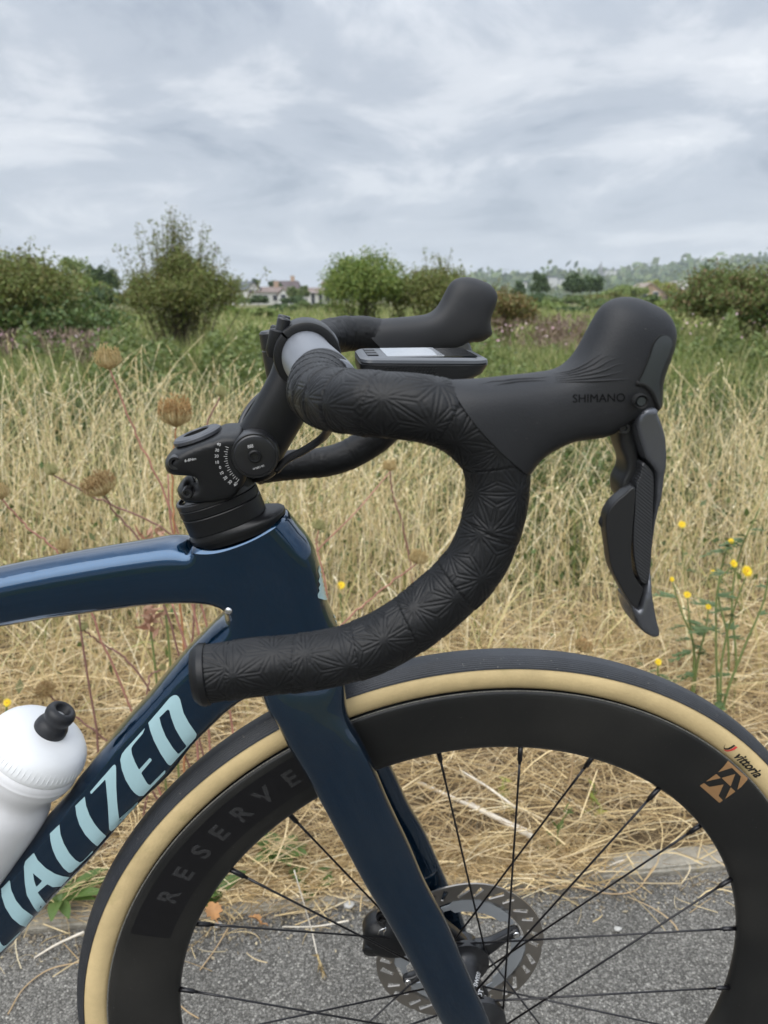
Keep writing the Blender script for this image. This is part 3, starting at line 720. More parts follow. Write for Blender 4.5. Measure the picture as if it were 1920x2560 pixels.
for o in near:
    f_ = mirror(o); f_.parent = lv_f
    if o.name.startswith(('lever_blade', 'lever_bracket', 'shift_paddle', 'paddle_tip', 'screw')): f_.location.x = -.016
T_HOOD = bvh(near[0])
M_EMB = mat('embossed lettering', (.0025, .0026, .003), .8, spec=.12)
text_decal('lettering', 'SHIMANO', Z3([(1081, 712)])[0], (53 * .38577, -1.2 * .38577), (0, -52 * .38577), T_HOOD, M_EMB, lv_n, off=.00025, bold=.0)
# flowing moulded ridges on the hood
M_HOODLINE = M_HOOD
rid = [[(790, 556), (835, 548), (900, 535), (980, 500), (1050, 455), (1100, 425)], [(800, 566), (880, 552), (960, 530), (1040, 495), (1110, 450), (1160, 432)], [(800, 578), (880, 566), (980, 545), (1070, 515), (1150, 470), (1210, 450)],
       [(800, 590), (900, 578), (1010, 560), (1110, 535), (1190, 500), (1240, 488)], [(800, 602), (920, 592), (1040, 580), (1150, 562), (1230, 540)], [(790, 612), (930, 606), (1060, 602), (1180, 596), (1270, 590)],
       [(300, 628), (390, 606), (470, 600), (520, 592), (600, 586), (700, 582), (760, 572)], [(400, 632), (470, 618), (560, 604), (660, 600), (740, 600)]]
for q in rid:
    pts = []
    for p in resample(smooth(Z3(q)), 6):
        s = on_surface(T_HOOD, p, -.00012)
        if s is not None: pts.append(s)
    if len(pts) > 3:
        w = np.sin(np.linspace(0.15, math.pi - .15, len(pts))) * .00055 + .0001
        mk('moulded_ridge', *tube(pts, w, 6), M_HOOD, lv_n)

# ---- brake hoses
h1 = smooth([B(690, 1176, -.016), B(716, 1150, -.020), B(760, 1126, -.030), B(802, 1098, -.045), B(828, 1066, -.070), B(845, 1052, -.095)])
mk('brake_hose', *tube(h1, .0026, 12), M_SATIN, bike)
h2 = smooth([B(600, 1090, .02), B(607, 1050, .028), B(640, 1000, .04), B(700, 960, .06), B(770, 930, .085)])
mk('brake_hose', *tube(h2, .0026, 12), M_SATIN, bike)

# ---- fork
fork = empty('fork', bike)
BL = [((640, 866), 1640, -.012, .022), ((648, 866), 1700, -.018, .022), ((664, 866), 1756, -.024, .0195), ((690, 876), 1800, -.0295, .0160), ((718, 906), 1856, -.0335, .0135), ((761, 940), 1927, -.0365, .0122), ((803, 972), 2003, -.039, .0116), ((858, 1021), 2106, -.0425, .0110), ((912, 1064), 2206, -.046, .0105), ((963, 1110), 2291, -.049, .0100), ((1009, 1146), 2373, -.0515, .0095), ((1060, 1187), 2470, -.054, .0090), ((1104, 1225), 2556, -.0555, .0085), ((1150, 1240), 2630, -.0555, .0080), ((1168, 1222), 2668, -.055, .006)]
def blade(sgn):
    st = []
    for (x0, x1), y, Y, w in BL:
        # the section runs square to the blade, so its two ends sit at slightly different heights
        sl = (x1 - x0) * .42 if y > 1756 else (x1 - x0) * .10 * max(0, (y - 1640) / 116)
        a = B(x0, y, Y); b = B(x1, y, Y); st.append(np.r_[a, b, w, Y])
    st = smooth(np.array(st), n=5); rings = []; n = 40; t = np.arange(n) * 2 * math.pi / n
    for q in st:
        a, b, w = q[:3], q[3:6], q[6]; mid = (a + b) / 2; hv = (b - a) / 2; e = 2.6
        cs, sn = np.cos(t), np.sin(t)
        ring = mid + np.outer(np.sign(cs) * np.abs(cs) ** (2 / e), hv) + np.outer(np.sign(sn) * np.abs(sn) ** (2 / e) * w, (0, 1, 0))
        ring[:, 1] *= -sgn; rings.append(ring)
    return fixn(mk('fork_blade', *loft(rings), M_PAINT_MATT, fork))
blade(-1); blade(1)
# crown bridging the two blades over the tyre
cr_px = smooth([(640, 1650), (760, 1640), (862, 1648), (866, 1700), (866, 1738), (840, 1722), (760, 1722), (690, 1746), (660, 1752), (646, 1700)], True, 5)
puff_obj('fork_crown', xz(cr_px, 0), 0, .026, h=.003, p=4, m=M_PAINT, parent=fork)
for s in (-1, 1): sharp(fixn(mk('thru_axle', *lathe([(0, -.002), (.004, -.002), (.0045, -.003), (.0075, -.003), (.0085, -.001), (.0085, .004)], np.array([0, s * .0635, 0]), (0, -s, 0), 24), M_BLACK, fork)), 30)

# ---- front wheel
wheel = empty('front_wheel', bike)
def ring_lathe(prof, n=240, close=False): return lathe(prof, np.zeros(3), (0, 1, 0), n, ref=(1, 0, 0), close=close)
tc_, tr_ = .3232, .0148
side_prof = []; tread = []
for a in np.linspace(-128, -10, 26):
    r = math.radians(a)
    side_prof.append((tc_ + tr_ * math.sin(r) * -1 * -1, 0))
sw = [(tc_ + tr_ * math.sin(math.radians(a)), -tr_ * math.cos(math.radians(a))) for a in np.linspace(-50, 29, 14)]   # from the bead up to the tread edge, near side
SWE = 29
td = [(tc_ + (tr_ + .0007) * math.sin(math.radians(a)), -(tr_ + .0007) * math.cos(math.radians(a))) for a in [SWE - .5]]
ang = np.linspace(SWE, 180 - SWE, 85)
for i, a in enumerate(ang):
    g = 0
    if (a < 66 or a > 114) and i % 4 in (1,): g = .00045
    rr = tr_ + .0009 - g; td.append((tc_ + rr * math.sin(math.radians(a)), -rr * math.cos(math.radians(a))))
td.append((tc_ + (tr_ + .0007) * math.sin(math.radians(180 - SWE + .5)), -(tr_ + .0007) * math.cos(math.radians(180 - SWE + .5))))
near_sw = sw; far_sw = [(r, -y) for r, y in sw][::-1]
fixn(mk('tyre_tread', *ring_lathe(td, 260), M_TREAD, wheel))
tyre_side = fixn(mk('tyre_sidewall', *ring_lathe(near_sw, 220), M_TAN, wheel)); fixn(mk('tyre_sidewall', *ring_lathe(far_sw, 160), M_TAN, wheel))
RIMP = [(.3115, -.0122), (.3110, -.0138), (.3090, -.0146), (.3040, -.0147), (.2950, -.0145), (.2850, -.0139), (.2750, -.0127), (.2680, -.0112), (.2620, -.0092), (.2580, -.0070), (.2551, -.0042), (.2540, 0)]
rim_prof = RIMP + [(r, -y) for r, y in RIMP[-2::-1]] + [(.305, .011), (.300, 0), (.305, -.011)]
rim = fixn(mk('rim', *ring_lathe(rim_prof, 240, close=True), M_RIM, wheel))
m_bead = mat('rim tape edge', (.13, .125, .11), .8, bump=(1500, .5, 2), var=(900, .7))
mk('bead_line', *ring_lathe([(.3110, -.0134), (.3116, -.0139), (.3123, -.0134)], 240), m_bead, wheel)
def rim_y(r):
    rs = [q[0] for q in RIMP][::-1]; ys = [q[1] for q in RIMP][::-1]
    return np.interp(r, rs, ys)
def on_wheel(s, r, a0, yf, off):
    """s metres clockwise along the wheel from angle a0 (radians), r radius."""
    a = a0 - s / .287; y = yf(r) - off
    return np.stack([r * np.cos(a), np.full_like(r, 0) + y, r * np.sin(a)], 1)
def wheel_text(name, txt, a_deg, r0, size, yf, m, off=.0003, **k):
    v, f = glyphs(txt, **k); v = v.copy(); v[:, 0] -= (v[:, 0].max() + v[:, 0].min()) / 2; v[:, 1] -= .5
    return mk(name, on_wheel(v[:, 0] * size * .287 / r0, r0 + v[:, 1] * size, math.radians(a_deg), yf, off), f, m, wheel, sm=False)
# gloss panel with the word in grey
a0, a1 = math.radians(158.5), math.radians(113); na = 60; rr = np.linspace(.2725, .3045, 10)
V = np.array([(r * math.cos(a), rim_y(r) - .00015, r * math.sin(a)) for r in rr for a in np.linspace(a0, a1, na)])
Fq = [(i * na + j, i * na + j + 1, (i + 1) * na + j + 1, (i + 1) * na + j) for i in range(9) for j in range(na - 1)]
fixn(mk('decal_panel', V, Fq, M_RIMGLOSS, wheel))
for ch, px in zip('RESERVE', [(416, 2236), (451, 2180), (499, 2127), (542, 2077), (599, 2027), (650, 1978), (722, 1938)]):
    p = B(*px, -.0142); a = math.degrees(math.atan2(p[2], p[0]))
    wheel_text('letter', ch, a, .2893, .0145, rim_y, M_GREYPRINT, bold=.035)
_p = B(1870, 1915, -.0145); VA = math.degrees(math.atan2(_p[2], _p[0]))
def tyre_y(r): return -np.sqrt(np.maximum(tr_ ** 2 - (r - tc_) ** 2, 1e-9))
wheel_text('lettering', 'vittoria', VA, .3198, .0078, tyre_y, M_BLKPRINT, off=.0004, bold=.03, shear=.15)
T_TYRE = bvh(tyre_side)
Zv = lambda p: Z(1700, 1820, .13261, p)
decal('tyre_mark', [(Zv([(868, 290), (838, 330), (835, 362), (860, 378), (905, 372), (960, 345), (1012, 308), (1042, 330), (985, 370), (920, 398), (860, 402), (825, 388), (822, 358), (838, 320)]), [])], T_TYRE, M_BLKPRINT, wheel, h=2.2)
decal('tyre_mark', [(Zv([(822, 400), (870, 412), (930, 405), (990, 378), (1050, 336), (1082, 362), (1020, 408), (950, 432), (890, 438), (845, 425)]), [])], T_TYRE, M_RED, wheel, h=2.2)
T_RIM = bvh(rim)
emb = [[(898, 612), (1268, 940), (1262, 975), (1150, 1105), (1075, 1160), (1145, 908), (975, 745), (712, 828), (800, 740), (850, 680)],
       [(1035, 862), (950, 1095), (780, 935)], [(680, 860), (765, 938), (482, 1002)], [(952, 1112), (1040, 1192), (848, 1330)],
       [(448, 1032), (552, 1105), (818, 1058), (722, 1275), (806, 1358), (738, 1405), (368, 1080)]]
for q in emb: decal('rim_emblem', [(Zv(q), [])], T_RIM, M_GOLD, wheel, h=3)
# spokes, 24, laced on two flanges
seq = [(.024, -1), (-.034, -1), (.024, 1), (-.034, 1)]
for k in range(24):
    th = math.radians(97.5 - 15 * k); fy, sg = seq[k % 4]; b = th + sg * math.radians(82)
    p0 = np.array([.2520 * math.cos(th), np.sign(fy) * .003, .2520 * math.sin(th)]); p1 = np.array([.0225 * math.cos(b), fy, .0225 * math.sin(b)])
    d = (p1 - p0) / np.linalg.norm(p1 - p0)
    q0 = p0 - d * .004
    mk('spoke', *tube([p0 + d * .010, p0 + d * .030, p0 + d * .034, p1], [.00105, .00105, .00088, .00088], 8, ref=(.1, 1, .2)), M_SPOKE, wheel)
    mk('nipple', *tube([q0, p0 + d * .0095, p0 + d * .0098, p0 + d * .0125], [.0021, .0021, .0014, .0013], 8, ref=(.1, 1, .2)), M_SPOKE, wheel)
hubp = [(.006, -.049), (.0105, -.049), (.0110, -.046), (.0130, -.044), (.0205, -.0395), (.0245, -.037), (.0248, -.0315), (.0215, -.029), (.0135, -.026), (.0118, -.020), (.0116, 0), (.0120, .010), (.0140, .0165), (.0180, .0195), (.0240, .0205), (.0245, .0265), (.0215, .0285), (.0185, .031), (.0180, .041), (.0120, .043), (.0110, .049), (.006, .049)]
hub = sharp(fixn(mk('hub', *lathe(hubp, np.zeros(3), (0, 1, 0), 48), M_SATIN, wheel)), 38)
T_HUB = bvh(hub)
text_decal('lettering', 'SWISS', (1192, 2449), (2.4, -9.6), (-9.5, -2.6), T_HUB, M_WHITE, wheel, off=.0006, bold=.02)
text_decal('lettering', 'DT', (1200, 2484), (2.6, -10.5), (-10.5, -2.6), T_HUB, M_WHITE, wheel, off=.0006, bold=.03)
# brake rotor with real slots, cooling fins and a spider
def polar(r, deg): return (r * math.cos(math.radians(deg)), r * math.sin(math.radians(deg)))
out = [polar(.0805 + (-.0012 if (i % 20) == 19 else 0) + .0004 * math.sin(i * .31), i * 3) for i in range(120)]
inn = [polar(.0615 + .0012 * math.cos(math.radians(i * 6 * 4)), i * 6) for i in range(60)]
slots = []
for k in range(28):
    a = k * 360 / 28 + 4; t = -16 if k % 2 else -9
    c0, c1, wd = polar(.0665, a), polar(.0762, a + t * .55), .0019
    d = np.array(c1) - np.array(c0); nrm = np.array([-d[1], d[0]]) / np.linalg.norm(d)
    slots.append([tuple(np.array(c0) + nrm * wd * .8), tuple(np.array(c0) - nrm * wd * .8), tuple(np.array(c1) - nrm * wd * 1.3), tuple(np.array(c1) + nrm * wd * 1.3)])
def plate(name, outl, holes, y, th, m, parent):
    v, f = fill2d(outl, holes); V = [(q[0], y - th / 2, q[1]) for q in v] + [(q[0], y + th / 2, q[1]) for q in v]; n = len(v)
    Fc = [tuple(t) for t in f] + [tuple(i + n for i in t[::-1]) for t in f]; ec = {}
    for t in f:
        for i in range(len(t)):
            e = (t[i], t[(i + 1) % len(t)]); ec[tuple(sorted(e))] = ec.get(tuple(sorted(e)), []) + [e]
    for e in ec.values():
        if len(e) == 1: a, b = e[0]; Fc.append((b, a, a + n, b + n))
    return sharp(fixn(mk(name, V, Fc, m, parent)), 30)
RY = .036
plate('brake_rotor', out, [inn] + slots, RY, .0018, M_STEEL, wheel)
for k in range(4):
    a = 24 + 90 * k
    fin = [polar(.0635 if 8 < t < 72 else .0590, a + 6 + t) for t in range(0, 81, 4)] + [polar(.0490 if 10 < t < 70 else .0535, a + 6 + t) for t in range(80, -1, -4)]
    plate('cooling_fin', fin, [], RY - .0003, .0012, M_ALLOY, wheel)
    armp = [polar(.016, a - 46), polar(.030, a - 17), polar(.047, a - 4.5), polar(.0585, a - 4.5), polar(.0600, a), polar(.0585, a + 5), polar(.046, a + 6), polar(.030, a + 8), polar(.018, a + 30)]
    V, Fc = puff(smooth(armp, True, 4), RY - .004, .0035, h=.0018, p=5, edge=.0015)
    fixn(mk('rotor_arm', V, Fc, M_SATIN, wheel))
    c = np.array([*polar(.0555, a)]); o = mk('rivet', *lathe([(0, -.0012), (.0030, -.0012), (.0036, -.0004), (.0036, .006)], np.array([c[0], RY - .0078, c[1]]), (0, 1, 0), 20), M_CHROME, wheel); sharp(fixn(o), 30)
sharp(fixn(mk('lock_ring', *lathe([(.012, -.010), (.0165, -.010), (.018, -.008), (.018, .006)], np.array([0, RY, 0]), (0, 1, 0), 36), M_SATIN, wheel)), 30)

# ---- brake caliper behind the far blade
Zc = lambda p: Z(860, 2160, .32549, p)
cal = empty('brake_caliper', bike)
cb = smooth(Zc([(143, 505), (150, 470), (172, 438), (215, 408), (248, 400), (300, 392), (380, 380), (470, 420), (520, 560), (500, 640), (440, 662), (300, 655), (235, 640), (160, 620), (148, 570)]), True, 4)
puff_obj('caliper_body', xz(cb, .033), .033, .017, h=.002, p=6, m=M_BLACK, parent=cal, edge=.003)
c = B(*Zc([(212, 655)])[0], .024); sharp(fixn(mk('bleed_cap', *lathe([(0, -.004), (.007, -.0035), (.0085, -.002), (.0085, .012)], c, (.2, .9, .35), 20), M_BLACK, cal)), 30)
c = B(*Zc([(292, 440)])[0], .014); sharp(fixn(mk('banjo', *lathe([(0, -.003), (.003, -.003), (.0036, -.002), (.0036, .004), (.0048, .004), (.0048, .010)], c, (-.1, -.4, 1), 16), M_SATIN, cal)), 30)
cl = [B(*q, .010) for q in Zc([(262, 540), (272, 512), (296, 500), (318, 490), (322, 508), (306, 520), (308, 540)])]
mk('retaining_clip', *tube(cl, .0007, 6), M_CHROME, cal)
mk('brake_hose', *tube(smooth([B(*Zc([(285, 400)])[0], .02), B(*Zc([(270, 378)])[0], .028), B(*Zc([(290, 350)])[0], .035), B(*Zc([(360, 250)])[0], .045)]), .0024, 10), M_SATIN, cal)

# ---- bottle cage rail on the down tube
dvec = B(405, 1687, 0) - B(0, 2186, 0); dvec /= np.linalg.norm(dvec); nvec = np.array([-dvec[2], 0, dvec[0]])
cage = empty('bottle_cage', bike)
Zb = Zd
cp_ = smooth(Zb([(222, 985), (240, 945), (275, 925), (330, 905), (365, 908), (360, 960), (310, 1060), (290, 1100), (200, 1210), (80, 1330), (-60, 1480), (-160, 1560), (-160, 1480), (0, 1345), (150, 1200), (235, 1100), (245, 1080), (225, 1040)]), True, 4)
puff_obj('cage_rail', xz(cp_, 0), 0, .010, h=.0025, p=5, m=mat('gloss black plastic', (.006, .006, .007), .2, spec=.6), parent=cage)

# ================================================================== water bottle
bottle = tag(empty('water_bottle', M=BIKE_M), 'white plastic water bottle with black rubber nozzle in the down tube cage', 'water bottle')
M_BOT = mat('white translucent plastic', (.64, .64, .65), .42, spec=.4, sss=.2, bump=(40, .06, 3), var=(12, .06))
M_LID = mat('white hard plastic lid', (.70, .71, .72), .38, spec=.4, bump=(60, .05, 3))
M_NOZ = mat('black rubber nozzle', (.014, .015, .018), .48, spec=.4, bump=(900, .1, 2))
tip = B(160, 1772, 0)
_rim = B(203, 1869, 0)
bax = dvec * .985 + nvec * .06; bax = np.array([bax[0], 0, bax[2]]); bax /= np.linalg.norm(bax)
def bl(name, prof, m, n=64, sh=None):
    o = fixn(mk(name, *lathe(prof, tip, -bax, n), m, bottle))
    return sharp(o, sh) if sh else o
bl('nozzle', [(0, .008), (.0050, .008), (.0054, .0012), (.0064, .0001), (.0084, .0003), (.0102, .0020), (.0110, .0050), (.0106, .0080), (.0097, .0102), (.0096, .0116), (.0106, .0134), (.0118, .0162), (.0122, .0195), (.0119, .0222)], M_NOZ, 48)
bl('valve', [(0, .0062), (.0036, .0062), (.0050, .0070)], M_LID, 24)
bl('lid', [(.010, .0205), (.0125, .0208), (.0190, .0216), (.0260, .0234), (.0310, .0260), (.0342, .0298), (.0358, .0340), (.0366, .0385), (.0366, .0420), (.0361, .0432)], M_LID)
# the grip ribs round the lid
rb = []
_u = np.array([0, 1.0, 0]); _v = np.cross(-bax, _u)
for k in range(64):
    a = k * 2 * math.pi / 64; d = math.cos(a) * _u + math.sin(a) * _v
    rb.append(tube([tip - bax * .0305 + d * .0344, tip - bax * .0345 + d * .0359, tip - bax * .0375 + d * .0364, tip - bax * .0405 + d * .0366], [.0001, .00028, .00034, .0001], 5))
mk('grip_rib', *join(*rb), M_LID, bottle)
bl('bottle_body', [(.0350, .0425), (.0365, .0440), (.0369, .0480), (.0370, .0500), (.0373, .0506), (.0370, .0513), (.0366, .0550), (.0350, .0600), (.0325, .0650), (.0308, .0690), (.0302, .0730), (.0306, .0765), (.0326, .0805), (.0346, .0850), (.0358, .0910), (.0364, .1050), (.0366, .1900), (.0345, .1970), (.0, .1980)], M_BOT)

# ================================================================== bike computer on the out-front mount
comp = tag(empty('cycling_computer', M=BIKE_M), 'black cycling computer with a glossy screen on the out-front mount', 'bike computer')
M_CBODY = mat('black computer case', (.010, .011, .013), .38, spec=.5, bump=(900, .06, 2))
M_CRIM = mat('dark grey bezel', (.055, .060, .068), .28, spec=.6)
M_GLASS = mat('screen glass', (.010, .012, .015), .06, spec=.7, coat=1, coat_rough=.02)
M_SKYSHEEN = mat('pale reflective display', (.40, .42, .45), .12, spec=.8, coat=1, coat_rough=.02)  # pale base colour paints the sky mirrored in the screen glass
cx0, cx1 = B(901, 900, -.028)[0], B(1228, 903, -.028)[0]; ct = .5655
def crect(z, ins, taper=0, n=8):
    r = .010; x0, x1, yy = cx0 + ins, cx1 - ins - taper, .0290 - ins; P = []
    for sx, sy, a0 in ((1, 1, 0), (-1, 1, 90), (-1, -1, 180), (1, -1, 270)):
        rx = (r * 1.6 if sx > 0 else r * .8)
        c = np.array([(x1 - rx) if sx > 0 else (x0 + rx), sy * (yy - r)])
        for i in range(n): a = math.radians(a0 + 90 * i / (n - 1)); P.append((c[0] + rx * math.cos(a), c[1] + r * math.sin(a), z - .0018 * (c[0] + rx * math.cos(a) - cx0) / .085))
    return P
sharp(fixn(mk('case', *loft([crect(ct - .0155, .006, .012), crect(ct - .0140, .0020, .008), crect(ct - .0100, .0005, .003), crect(ct - .0042, 0), crect(ct - .0036, .0006)]), M_CBODY, comp)), 30)
sharp(fixn(mk('bezel', *loft([crect(ct - .0035, .0004), crect(ct - .0030, 0), crect(ct - .0012, .0004), crect(ct, .0024), crect(ct + .0002, .0032)]), M_CRIM, comp)), 30)
def slab(name, x0, x1, y0, y1, z, m):
    zz = lambda x: z - .0018 * (x - cx0) / .085
    return mk(name, *box(((x0 + x1) / 2, (y0 + y1) / 2, zz((x0 + x1) / 2)), (x1 - x0, y1 - y0, .0006)), m, comp, sm=False)
L_ = cx1 - cx0
slab('screen_glass', cx0 + .016, cx1 - .008, -.0235, .0235, ct + .0004, M_GLASS)
slab('sky_sheen', cx0 + .0175, cx0 + .0175 + L_ * .44, -.0225, .0225, ct + .0008, M_SKYSHEEN)  # bright patch of reflected sky, laid on the glass as colour
for i in range(3): slab('button', cx0 + .0055, cx0 + .0125, -.018 + i * .0128, -.008 + i * .0128, ct + .0006, M_CBODY)
for k in range(2):
    bb = []
    for i in range(7):
        for j in range(4):
            bb.append(box((cx0 + .0165 + k * .018 + i * .0021 + (j % 2) * .001, -.0287, ct - .0058 - j * .0017), (.0013, .0012, .0010)))
    tag(mk('side_grip', *join(*bb), M_CBODY, comp, sm=False), kind='stuff')
mnt = [np.array([CL[0] + .012, .0, CL[2] - .012]), np.array([CL[0] + .030, 0, CL[2] - .022]), np.array([cx0 + .02, 0, ct - .022]), np.array([cx0 + .045, 0, ct - .018])]
mk('computer_mount', *tube(smooth(mnt), .006, 14, flat=1.0), M_BLACK, bike)
sharp(fixn(mk('mount_dock', *lathe([(0, -.003), (.0145, -.003), (.0155, -.002), (.0155, .0035), (0, .0035)], np.array([cx0 + .045, 0, ct - .0175]), (0, 0, 1), 36), M_BLACK, bike)), 30)
# ================================================================== the place: path, kerb, verge, field, hills
def tarmac_mat():
    m = bpy.data.materials.new('worn tarmac with exposed chippings'); m.use_nodes = True
    nt = m.node_tree; b = nt.nodes['Principled BSDF']; L = nt.links; N = nt.nodes
    tc = N.new('ShaderNodeTexCoord')
    def vor(sc, feat='F1'):
        v = N.new('ShaderNodeTexVoronoi'); v.inputs['Scale'].default_value = sc; v.feature = feat; v.inputs['Randomness'].default_value = 1
        nz = N.new('ShaderNodeTexNoise'); nz.inputs['Scale'].default_value = sc * .7; nz.inputs['Detail'].default_value = 2
        ad = N.new('ShaderNodeVectorMath'); ad.operation = 'MULTIPLY_ADD'; ad.inputs[1].default_value = (.6 / sc,) * 3
        L.new(tc.outputs['Object'], nz.inputs['Vector']); L.new(nz.outputs['Color'], ad.inputs[0]); L.new(tc.outputs['Object'], ad.inputs[2]); L.new(ad.outputs[0], v.inputs['Vector']); return v
    v1 = vor(310); v2 = vor(720)
    sep = N.new('ShaderNodeSeparateColor'); L.new(v1.outputs['Color'], sep.inputs[0])
    r1 = N.new('ShaderNodeValToRGB'); c = r1.color_ramp; c.elements[0].position = 0; c.elements[0].color = (.125, .118, .104, 1); c.elements[1].position = 1; c.elements[1].color = (.44, .42, .37, 1)
    for p, q in ((.35, (.175, .166, .148)), (.62, (.235, .223, .20)), (.86, (.285, .27, .24)), (.95, (.34, .322, .286))): e = c.elements.new(p); e.color = (*q, 1)
    L.new(sep.outputs[0], r1.inputs[0])
    sep2 = N.new('ShaderNodeSeparateColor'); L.new(v2.outputs['Color'], sep2.inputs[0])
    r2 = N.new('ShaderNodeMapRange'); r2.inputs[3].default_value = .55; r2.inputs[4].default_value = 1.5; L.new(sep2.outputs[1], r2.inputs[0])
    gap = N.new('ShaderNodeMapRange'); gap.inputs[1].default_value = .25; gap.inputs[2].default_value = .60; gap.inputs[3].default_value = 1; gap.inputs[4].default_value = .6; L.new(v1.outputs['Distance'], gap.inputs[0])
    mm = N.new('ShaderNodeMath'); mm.operation = 'MULTIPLY'; L.new(r2.outputs[0], mm.inputs[0]); L.new(gap.outputs[0], mm.inputs[1])
    big = N.new('ShaderNodeTexNoise'); big.inputs['Scale'].default_value = 3.5; big.inputs['Detail'].default_value = 5; L.new(tc.outputs['Object'], big.inputs['Vector'])
    br = N.new('ShaderNodeMapRange'); br.inputs[1].default_value = .3; br.inputs[2].default_value = .7; br.inputs[3].default_value = .82; br.inputs[4].default_value = 1.18; L.new(big.outputs['Fac'], br.inputs[0])
    m3 = N.new('ShaderNodeMath'); m3.operation = 'MULTIPLY'; L.new(mm.outputs[0], m3.inputs[0]); L.new(br.outputs[0], m3.inputs[1])
    sc = N.new('ShaderNodeVectorMath'); sc.operation = 'SCALE'; L.new(r1.outputs[0], sc.inputs[0]); L.new(m3.outputs[0], sc.inputs['Scale']); L.new(sc.outputs[0], b.inputs['Base Color'])
    b.inputs['Roughness'].default_value = .85; b.inputs['Specular IOR Level'].default_value = .25
    inv = N.new('ShaderNodeMath'); inv.operation = 'MULTIPLY_ADD'; inv.inputs[1].default_value = -1; inv.inputs[2].default_value = 1; L.new(v1.outputs['Distance'], inv.inputs[0])
    ad = N.new('ShaderNodeMath'); ad.operation = 'ADD'; L.new(inv.outputs[0], ad.inputs[0]); L.new(sep2.outputs[0], ad.inputs[1])
    bp = N.new('ShaderNodeBump'); bp.inputs['Strength'].default_value = .85; bp.inputs['Distance'].default_value = .0035; L.new(ad.outputs[0], bp.inputs['Height']); L.new(bp.outputs[0], b.inputs['Normal'])
    return m
def ground_mat(name, cols, sc, sc2=30, bump=.6, stretch=None):
    m = bpy.data.materials.new(name); m.use_nodes = True
    nt = m.node_tree; b = nt.nodes['Principled BSDF']; L = nt.links; N = nt.nodes
    tc = N.new('ShaderNodeTexCoord'); mp = N.new('ShaderNodeMapping'); L.new(tc.outputs['Object'], mp.inputs[0])
    if stretch: mp.inputs['Scale'].default_value = stretch
    t = N.new('ShaderNodeTexNoise'); t.inputs['Scale'].default_value = sc; t.inputs['Detail'].default_value = 8; t.inputs['Roughness'].default_value = .65
    t2 = N.new('ShaderNodeTexNoise'); t2.inputs['Scale'].default_value = sc2; t2.inputs['Detail'].default_value = 6; t2.inputs['Roughness'].default_value = .7
    L.new(mp.outputs[0], t.inputs['Vector']); L.new(mp.outputs[0], t2.inputs['Vector'])
    mx = N.new('ShaderNodeMath'); mx.operation = 'MULTIPLY_ADD'; mx.inputs[1].default_value = .45; L.new(t2.outputs['Fac'], mx.inputs[0])
    h = N.new('ShaderNodeMath'); h.operation = 'MULTIPLY'; h.inputs[1].default_value = .6; L.new(t.outputs['Fac'], h.inputs[0]); L.new(h.outputs[0], mx.inputs[2])
    r = N.new('ShaderNodeValToRGB'); c = r.color_ramp; n = len(cols)
    c.elements[0].position = .34; c.elements[0].color = (*cols[0], 1); c.elements[1].position = .72; c.elements[1].color = (*cols[-1], 1)
    for i in range(1, n - 1): e = c.elements.new(.34 + .38 * i / (n - 1)); e.color = (*cols[i], 1)
    L.new(mx.outputs[0], r.inputs[0]); L.new(r.outputs[0], b.inputs['Base Color']); b.inputs['Roughness'].default_value = .9; b.inputs['Specular IOR Level'].default_value = .2
    bp = N.new('ShaderNodeBump'); bp.inputs['Strength'].default_value = bump; bp.inputs['Distance'].default_value = .02; L.new(t2.outputs['Fac'], bp.inputs['Height']); L.new(bp.outputs[0], b.inputs['Normal'])
    return m
M_TARMAC = tarmac_mat()
M_SOIL = ground_mat('dry soil and thatch', [(.055, .040, .024), (.13, .095, .055), (.24, .18, .10)], 6, 70)
M_FIELD = ground_mat('rough field', [(.035, .050, .016), (.085, .095, .032), (.17, .15, .062), (.22, .18, .09)], .12, 1.5)
M_HILL = ground_mat('wooded hill', [(.028, .046, .018), (.05, .075, .028), (.09, .11, .045)], .012, .05)
M_KERB = ground_mat('weathered concrete kerb', [(.26, .24, .20), (.44, .41, .345), (.52, .48, .40), (.44, .37, .22)], 14, 120, .8)

def terrain_z(x, y):
    d = np.maximum(np.hypot(x, y) - 900, 0)
    ridge = 58 * np.exp(-((x - 900) / 420) ** 2) + 30 * np.exp(-((x - 420) / 260) ** 2) + 24 * np.exp(-((x - 1500) / 500) ** 2)
    return ridge * (1 - np.exp(-(np.maximum(y - 900, 0) / 380) ** 2))
def grid(name, xs, ys, zf, m, smooth_=True):
    X, Y = np.meshgrid(xs, ys, indexing='ij'); Zv_ = zf(X, Y); V = np.stack([X, Y, Zv_], -1).reshape(-1, 3); n = len(ys)
    i = np.arange(len(xs) - 1)[:, None] * n; j = np.arange(n - 1)[None]
    F = np.stack([i + j, i + n + j, i + n + j + 1, i + j + 1], -1).reshape(-1, 4)
    return mk(name, V, F, m, sm=smooth_)
